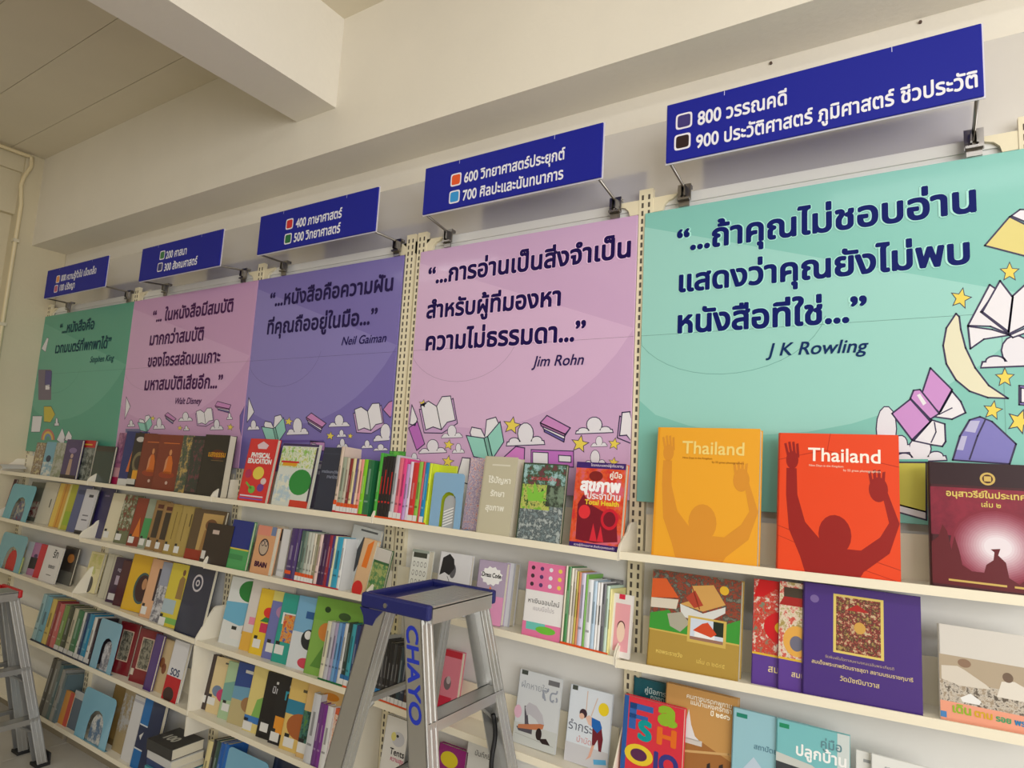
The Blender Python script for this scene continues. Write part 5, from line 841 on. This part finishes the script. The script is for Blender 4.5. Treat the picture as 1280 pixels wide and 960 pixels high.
# ------------------------------------------------------------------ ladders
AL = mat((196, 196, 194), .34, .85, bump=.03, bscale=120); ALD = mat((172, 172, 170), .42, .8)
def ladder(name, rect, zt, capc, lf_, lr_, lab_, steps, spread=.1, letters=None, lip=.036):
    (xa, ya), (xb, yb), (xc, yc), (xd, yd) = rect     # rear-near, rear-far, front-far, front-near
    o = empty(name, ((xa+xd)/2, (ya+yb)/2, FLOOR)); T = Matrix.Translation((-(xa+xd)/2, -(ya+yb)/2, -FLOOR)); O = Vector(((xa+xd)/2, (ya+yb)/2, FLOOR))
    cm = mat(capc, .45); H = zt-.04-FLOOR
    # cap: near / far side bars, rear tray
    def bar(x0, x1, y0, y1, z0, z1, nm): return MB().box(x0, x1, y0, y1, z0, z1, cm, T).build(nm, o, bevel=.006)
    bar(xa, xd+.004, ya-.004, ya+.014, zt-lip, zt, 'cap_side'); bar(xb, xc+.004, yb-.014, yb+.004, zt-lip, zt, 'cap_side')
    bar(xa, xa+.016, ya+.014, yb-.014, zt-lip, zt, 'cap_rear'); 
    MB().box(xa+.016, xa+(xd-xa)*.42, ya+.014, yb-.014, zt-.022, zt-.016, cm, T).build('cap_tray', o)
    bar(xa+(xd-xa)*.38, xa+(xd-xa)*.42, ya+.014, yb-.014, zt-.022, zt-.004, 'tray_rib')
    for (yy, s_) in ((ya-.004, 1), (yb-.008, -1)):
        MB().prism([(xa, zt-lip), (xa+.075, zt-lip), (xa+.055, zt-lip-.02), (xa+.04, zt-lip-.055), (xa+.022, zt-lip-.06), (xa+.014, zt-lip-.02)], yy, yy+.012, cm, 'y', T).build('hinge_plate', o)
    tr = MB()
    for k in range(10):
        x0 = xa+(xd-xa)*(.42+.057*k); tr.box(x0, xd-.011 if k == 9 else x0+(xd-xa)*.052, ya+.015, yb-.015, zt-.008, zt-.0045, AL, T)
    tr.box(xa+(xd-xa)*.42, xd+.002, ya+.015, yb-.015, zt-.011, zt-.008, AL, T).box(xd-.012, xd+.002, ya+.015, yb-.015, zt-.045, zt-.0045, AL, T)
    tr.build('top_tread', o)
    for yy in (ya-.0065, yb+.004): MB().tube([(xa+.085-O.x, yy-O.y, zt-.02-O.z), (xa+.085-O.x, yy+.0025-O.y, zt-.02-O.z)], .006, mat((190, 190, 196), .3, 1), 10).build('rivet', o)
    # rails
    def rail(xt, w, yt, lean, sp, sgn, flangefront):
        zb, z1 = FLOOR+.012, zt-lip+.004; dz = z1-zb; dx = lean*dz; dy = sp*dz*sgn
        q = MB()
        def pl(x0, x1, y0, y1): q.hexa([(x0+dx, y0+dy, zb), (x1+dx, y0+dy, zb), (x1+dx, y1+dy, zb), (x0+dx, y1+dy, zb), (x0, y0, z1), (x1, y0, z1), (x1, y1, z1), (x0, y1, z1)], AL, T)
        yo = yt; yi = yt-sgn*.042
        pl(xt, xt+w, min(yo, yo-sgn*.003), max(yo, yo-sgn*.003))
        for xf in (xt, xt+w-.003): pl(xf, xf+.003, min(yo, yi), max(yo, yi))
        for e_ in (.004, .019, .035): pl(xt+w-.0005, xt+w+.0022, *sorted((yo-sgn*e_, yo-sgn*(e_+.004))))
        r_ = q.build('rail', o)
        F_ = MB(); x0, x1 = xt+dx-.006, xt+w+dx+.008; y0, y1 = sorted((yo+dy+sgn*.008, yi+dy-sgn*.006))
        F_.box(x0, x1, y0, y1, FLOOR+.0005, FLOOR+.014, mat((24, 24, 26), .7), T).box(x0+.003, x1-.003, *sorted((yo+dy+sgn*.008, yo+dy+sgn*.0005)), FLOOR+.014, FLOOR+.052, mat((24, 24, 26), .7), T).build('rubber_foot', r_, bevel=.002)
        return r_, (lambda z: xt+lean*(z1-z)), (lambda z: yt+sgn*sp*(z1-z))
    W_ = .055
    fr1, fx, fyn = rail(xd-.075, W_, ya, lf_, spread, -1, 1); fr2, _, fyf = rail(xc-.075, W_, yb, lf_, spread, 1, 1)
    re1, rx, ryn = rail(xa+.028, .055, ya, lr_, spread, -1, 0); re2, _, ryf = rail(xb+.028, .055, yb, lr_, spread, 1, 0)
    for z in steps:
        X0 = fx(z)
        MB().box(X0+.004, X0+W_+.002, fyn(z)+.004, fyf(z)-.004, z-.004, z, AL, T).box(X0+W_-.001, X0+W_+.003, fyn(z)+.004, fyf(z)-.004, z-.024, z, AL, T).box(X0+.004, X0+.007, fyn(z)+.004, fyf(z)-.004, z-.024, z, ALD, T).build('step', o)
        for Y, s_ in ((fyn(z), 1), (fyf(z), -1)):
            P0 = Vector((X0+.02, Y+s_*.09, z-.012))-O; P1 = Vector((fx(z-.085)+.02, fyn(z-.085)+.008 if s_ > 0 else fyf(z-.085)-.008, z-.085))-O
            MB().tube([P0, P1], .006, ALD, 6).build('brace', o)
    for z in steps[:3]:
        zz = z-.01; X0 = rx(zz)
        MB().box(X0+.01, X0+.014, ryn(zz)+.003, ryf(zz)-.003, zz-.022, zz, ALD, T).box(X0+.010, X0+.032, ryn(zz)+.003, ryf(zz)-.003, zz-.003, zz, ALD, T).build('rear_bar', o)
        P0 = Vector((X0+.016, ryn(zz)+.09, zz-.02))-O; P1 = Vector((rx(zz-.08)+.016, ryn(zz-.08)+.006, zz-.08))-O
        MB().tube([P0, P1], .006, ALD, 6).build('brace', o)
    if letters:
        V, Fc = text_geo(letters, .03, 4, 0); a = min(p[0] for p in V); b_ = max(p[0] for p in V); hmax = max(p[1] for p in V)
        z0, z1 = zt-.052, zt-.255; k = (z0-z1)/(b_-a); hh = .036; q = MB(); mm = q.mi(mat((30, 50, 170), .4))
        for p in V:
            z = z0-(p[0]-a)*k; q.v.append(tuple(Vector((fx(z)+.009+p[1]/hmax*hh, fyn(z)-.0006-.00002*p[2], z))-O))
        q.f = list(Fc); q.m = [mm]*len(Fc); q.build('lettering', fr1, flip=False)
    tag(o, lab_, 'ladder'); return o
ladder('step_ladder', [(2.561, -.541), (2.561, -.265), (2.776, -.265), (2.776, -.541)], 1.2, (26, 32, 98), .235, -.19,
       'aluminium step ladder with dark blue top cap in front of the fourth bay', [.95, .70, .45, .22], .095, 'CHAYO')
ladder('step_ladder', [(.055, -.74), (.055, -.375), (.255, -.375), (.255, -.74)], .84, (190, 30, 36), .2, .06,
       'aluminium step ladder with red top at the left edge', [.50, .28], .205)
# black strap hanging inside the blue ladder
p = uy(616, 893, -.26)
o = MB()
pts = [ux(616.5+2.5*math.sin((v-893)/14), v, 2.80) for v in range(893, 1000, 6)]
o.tube([q_-pts[0] for q_ in pts], .006, mat((20, 20, 22), .6), 6)
o = o.build('strap', None, tuple(pts[0]), smooth=True)
tag(o, 'thin black strap hanging beside the far rail of the blue-topped ladder', 'strap')
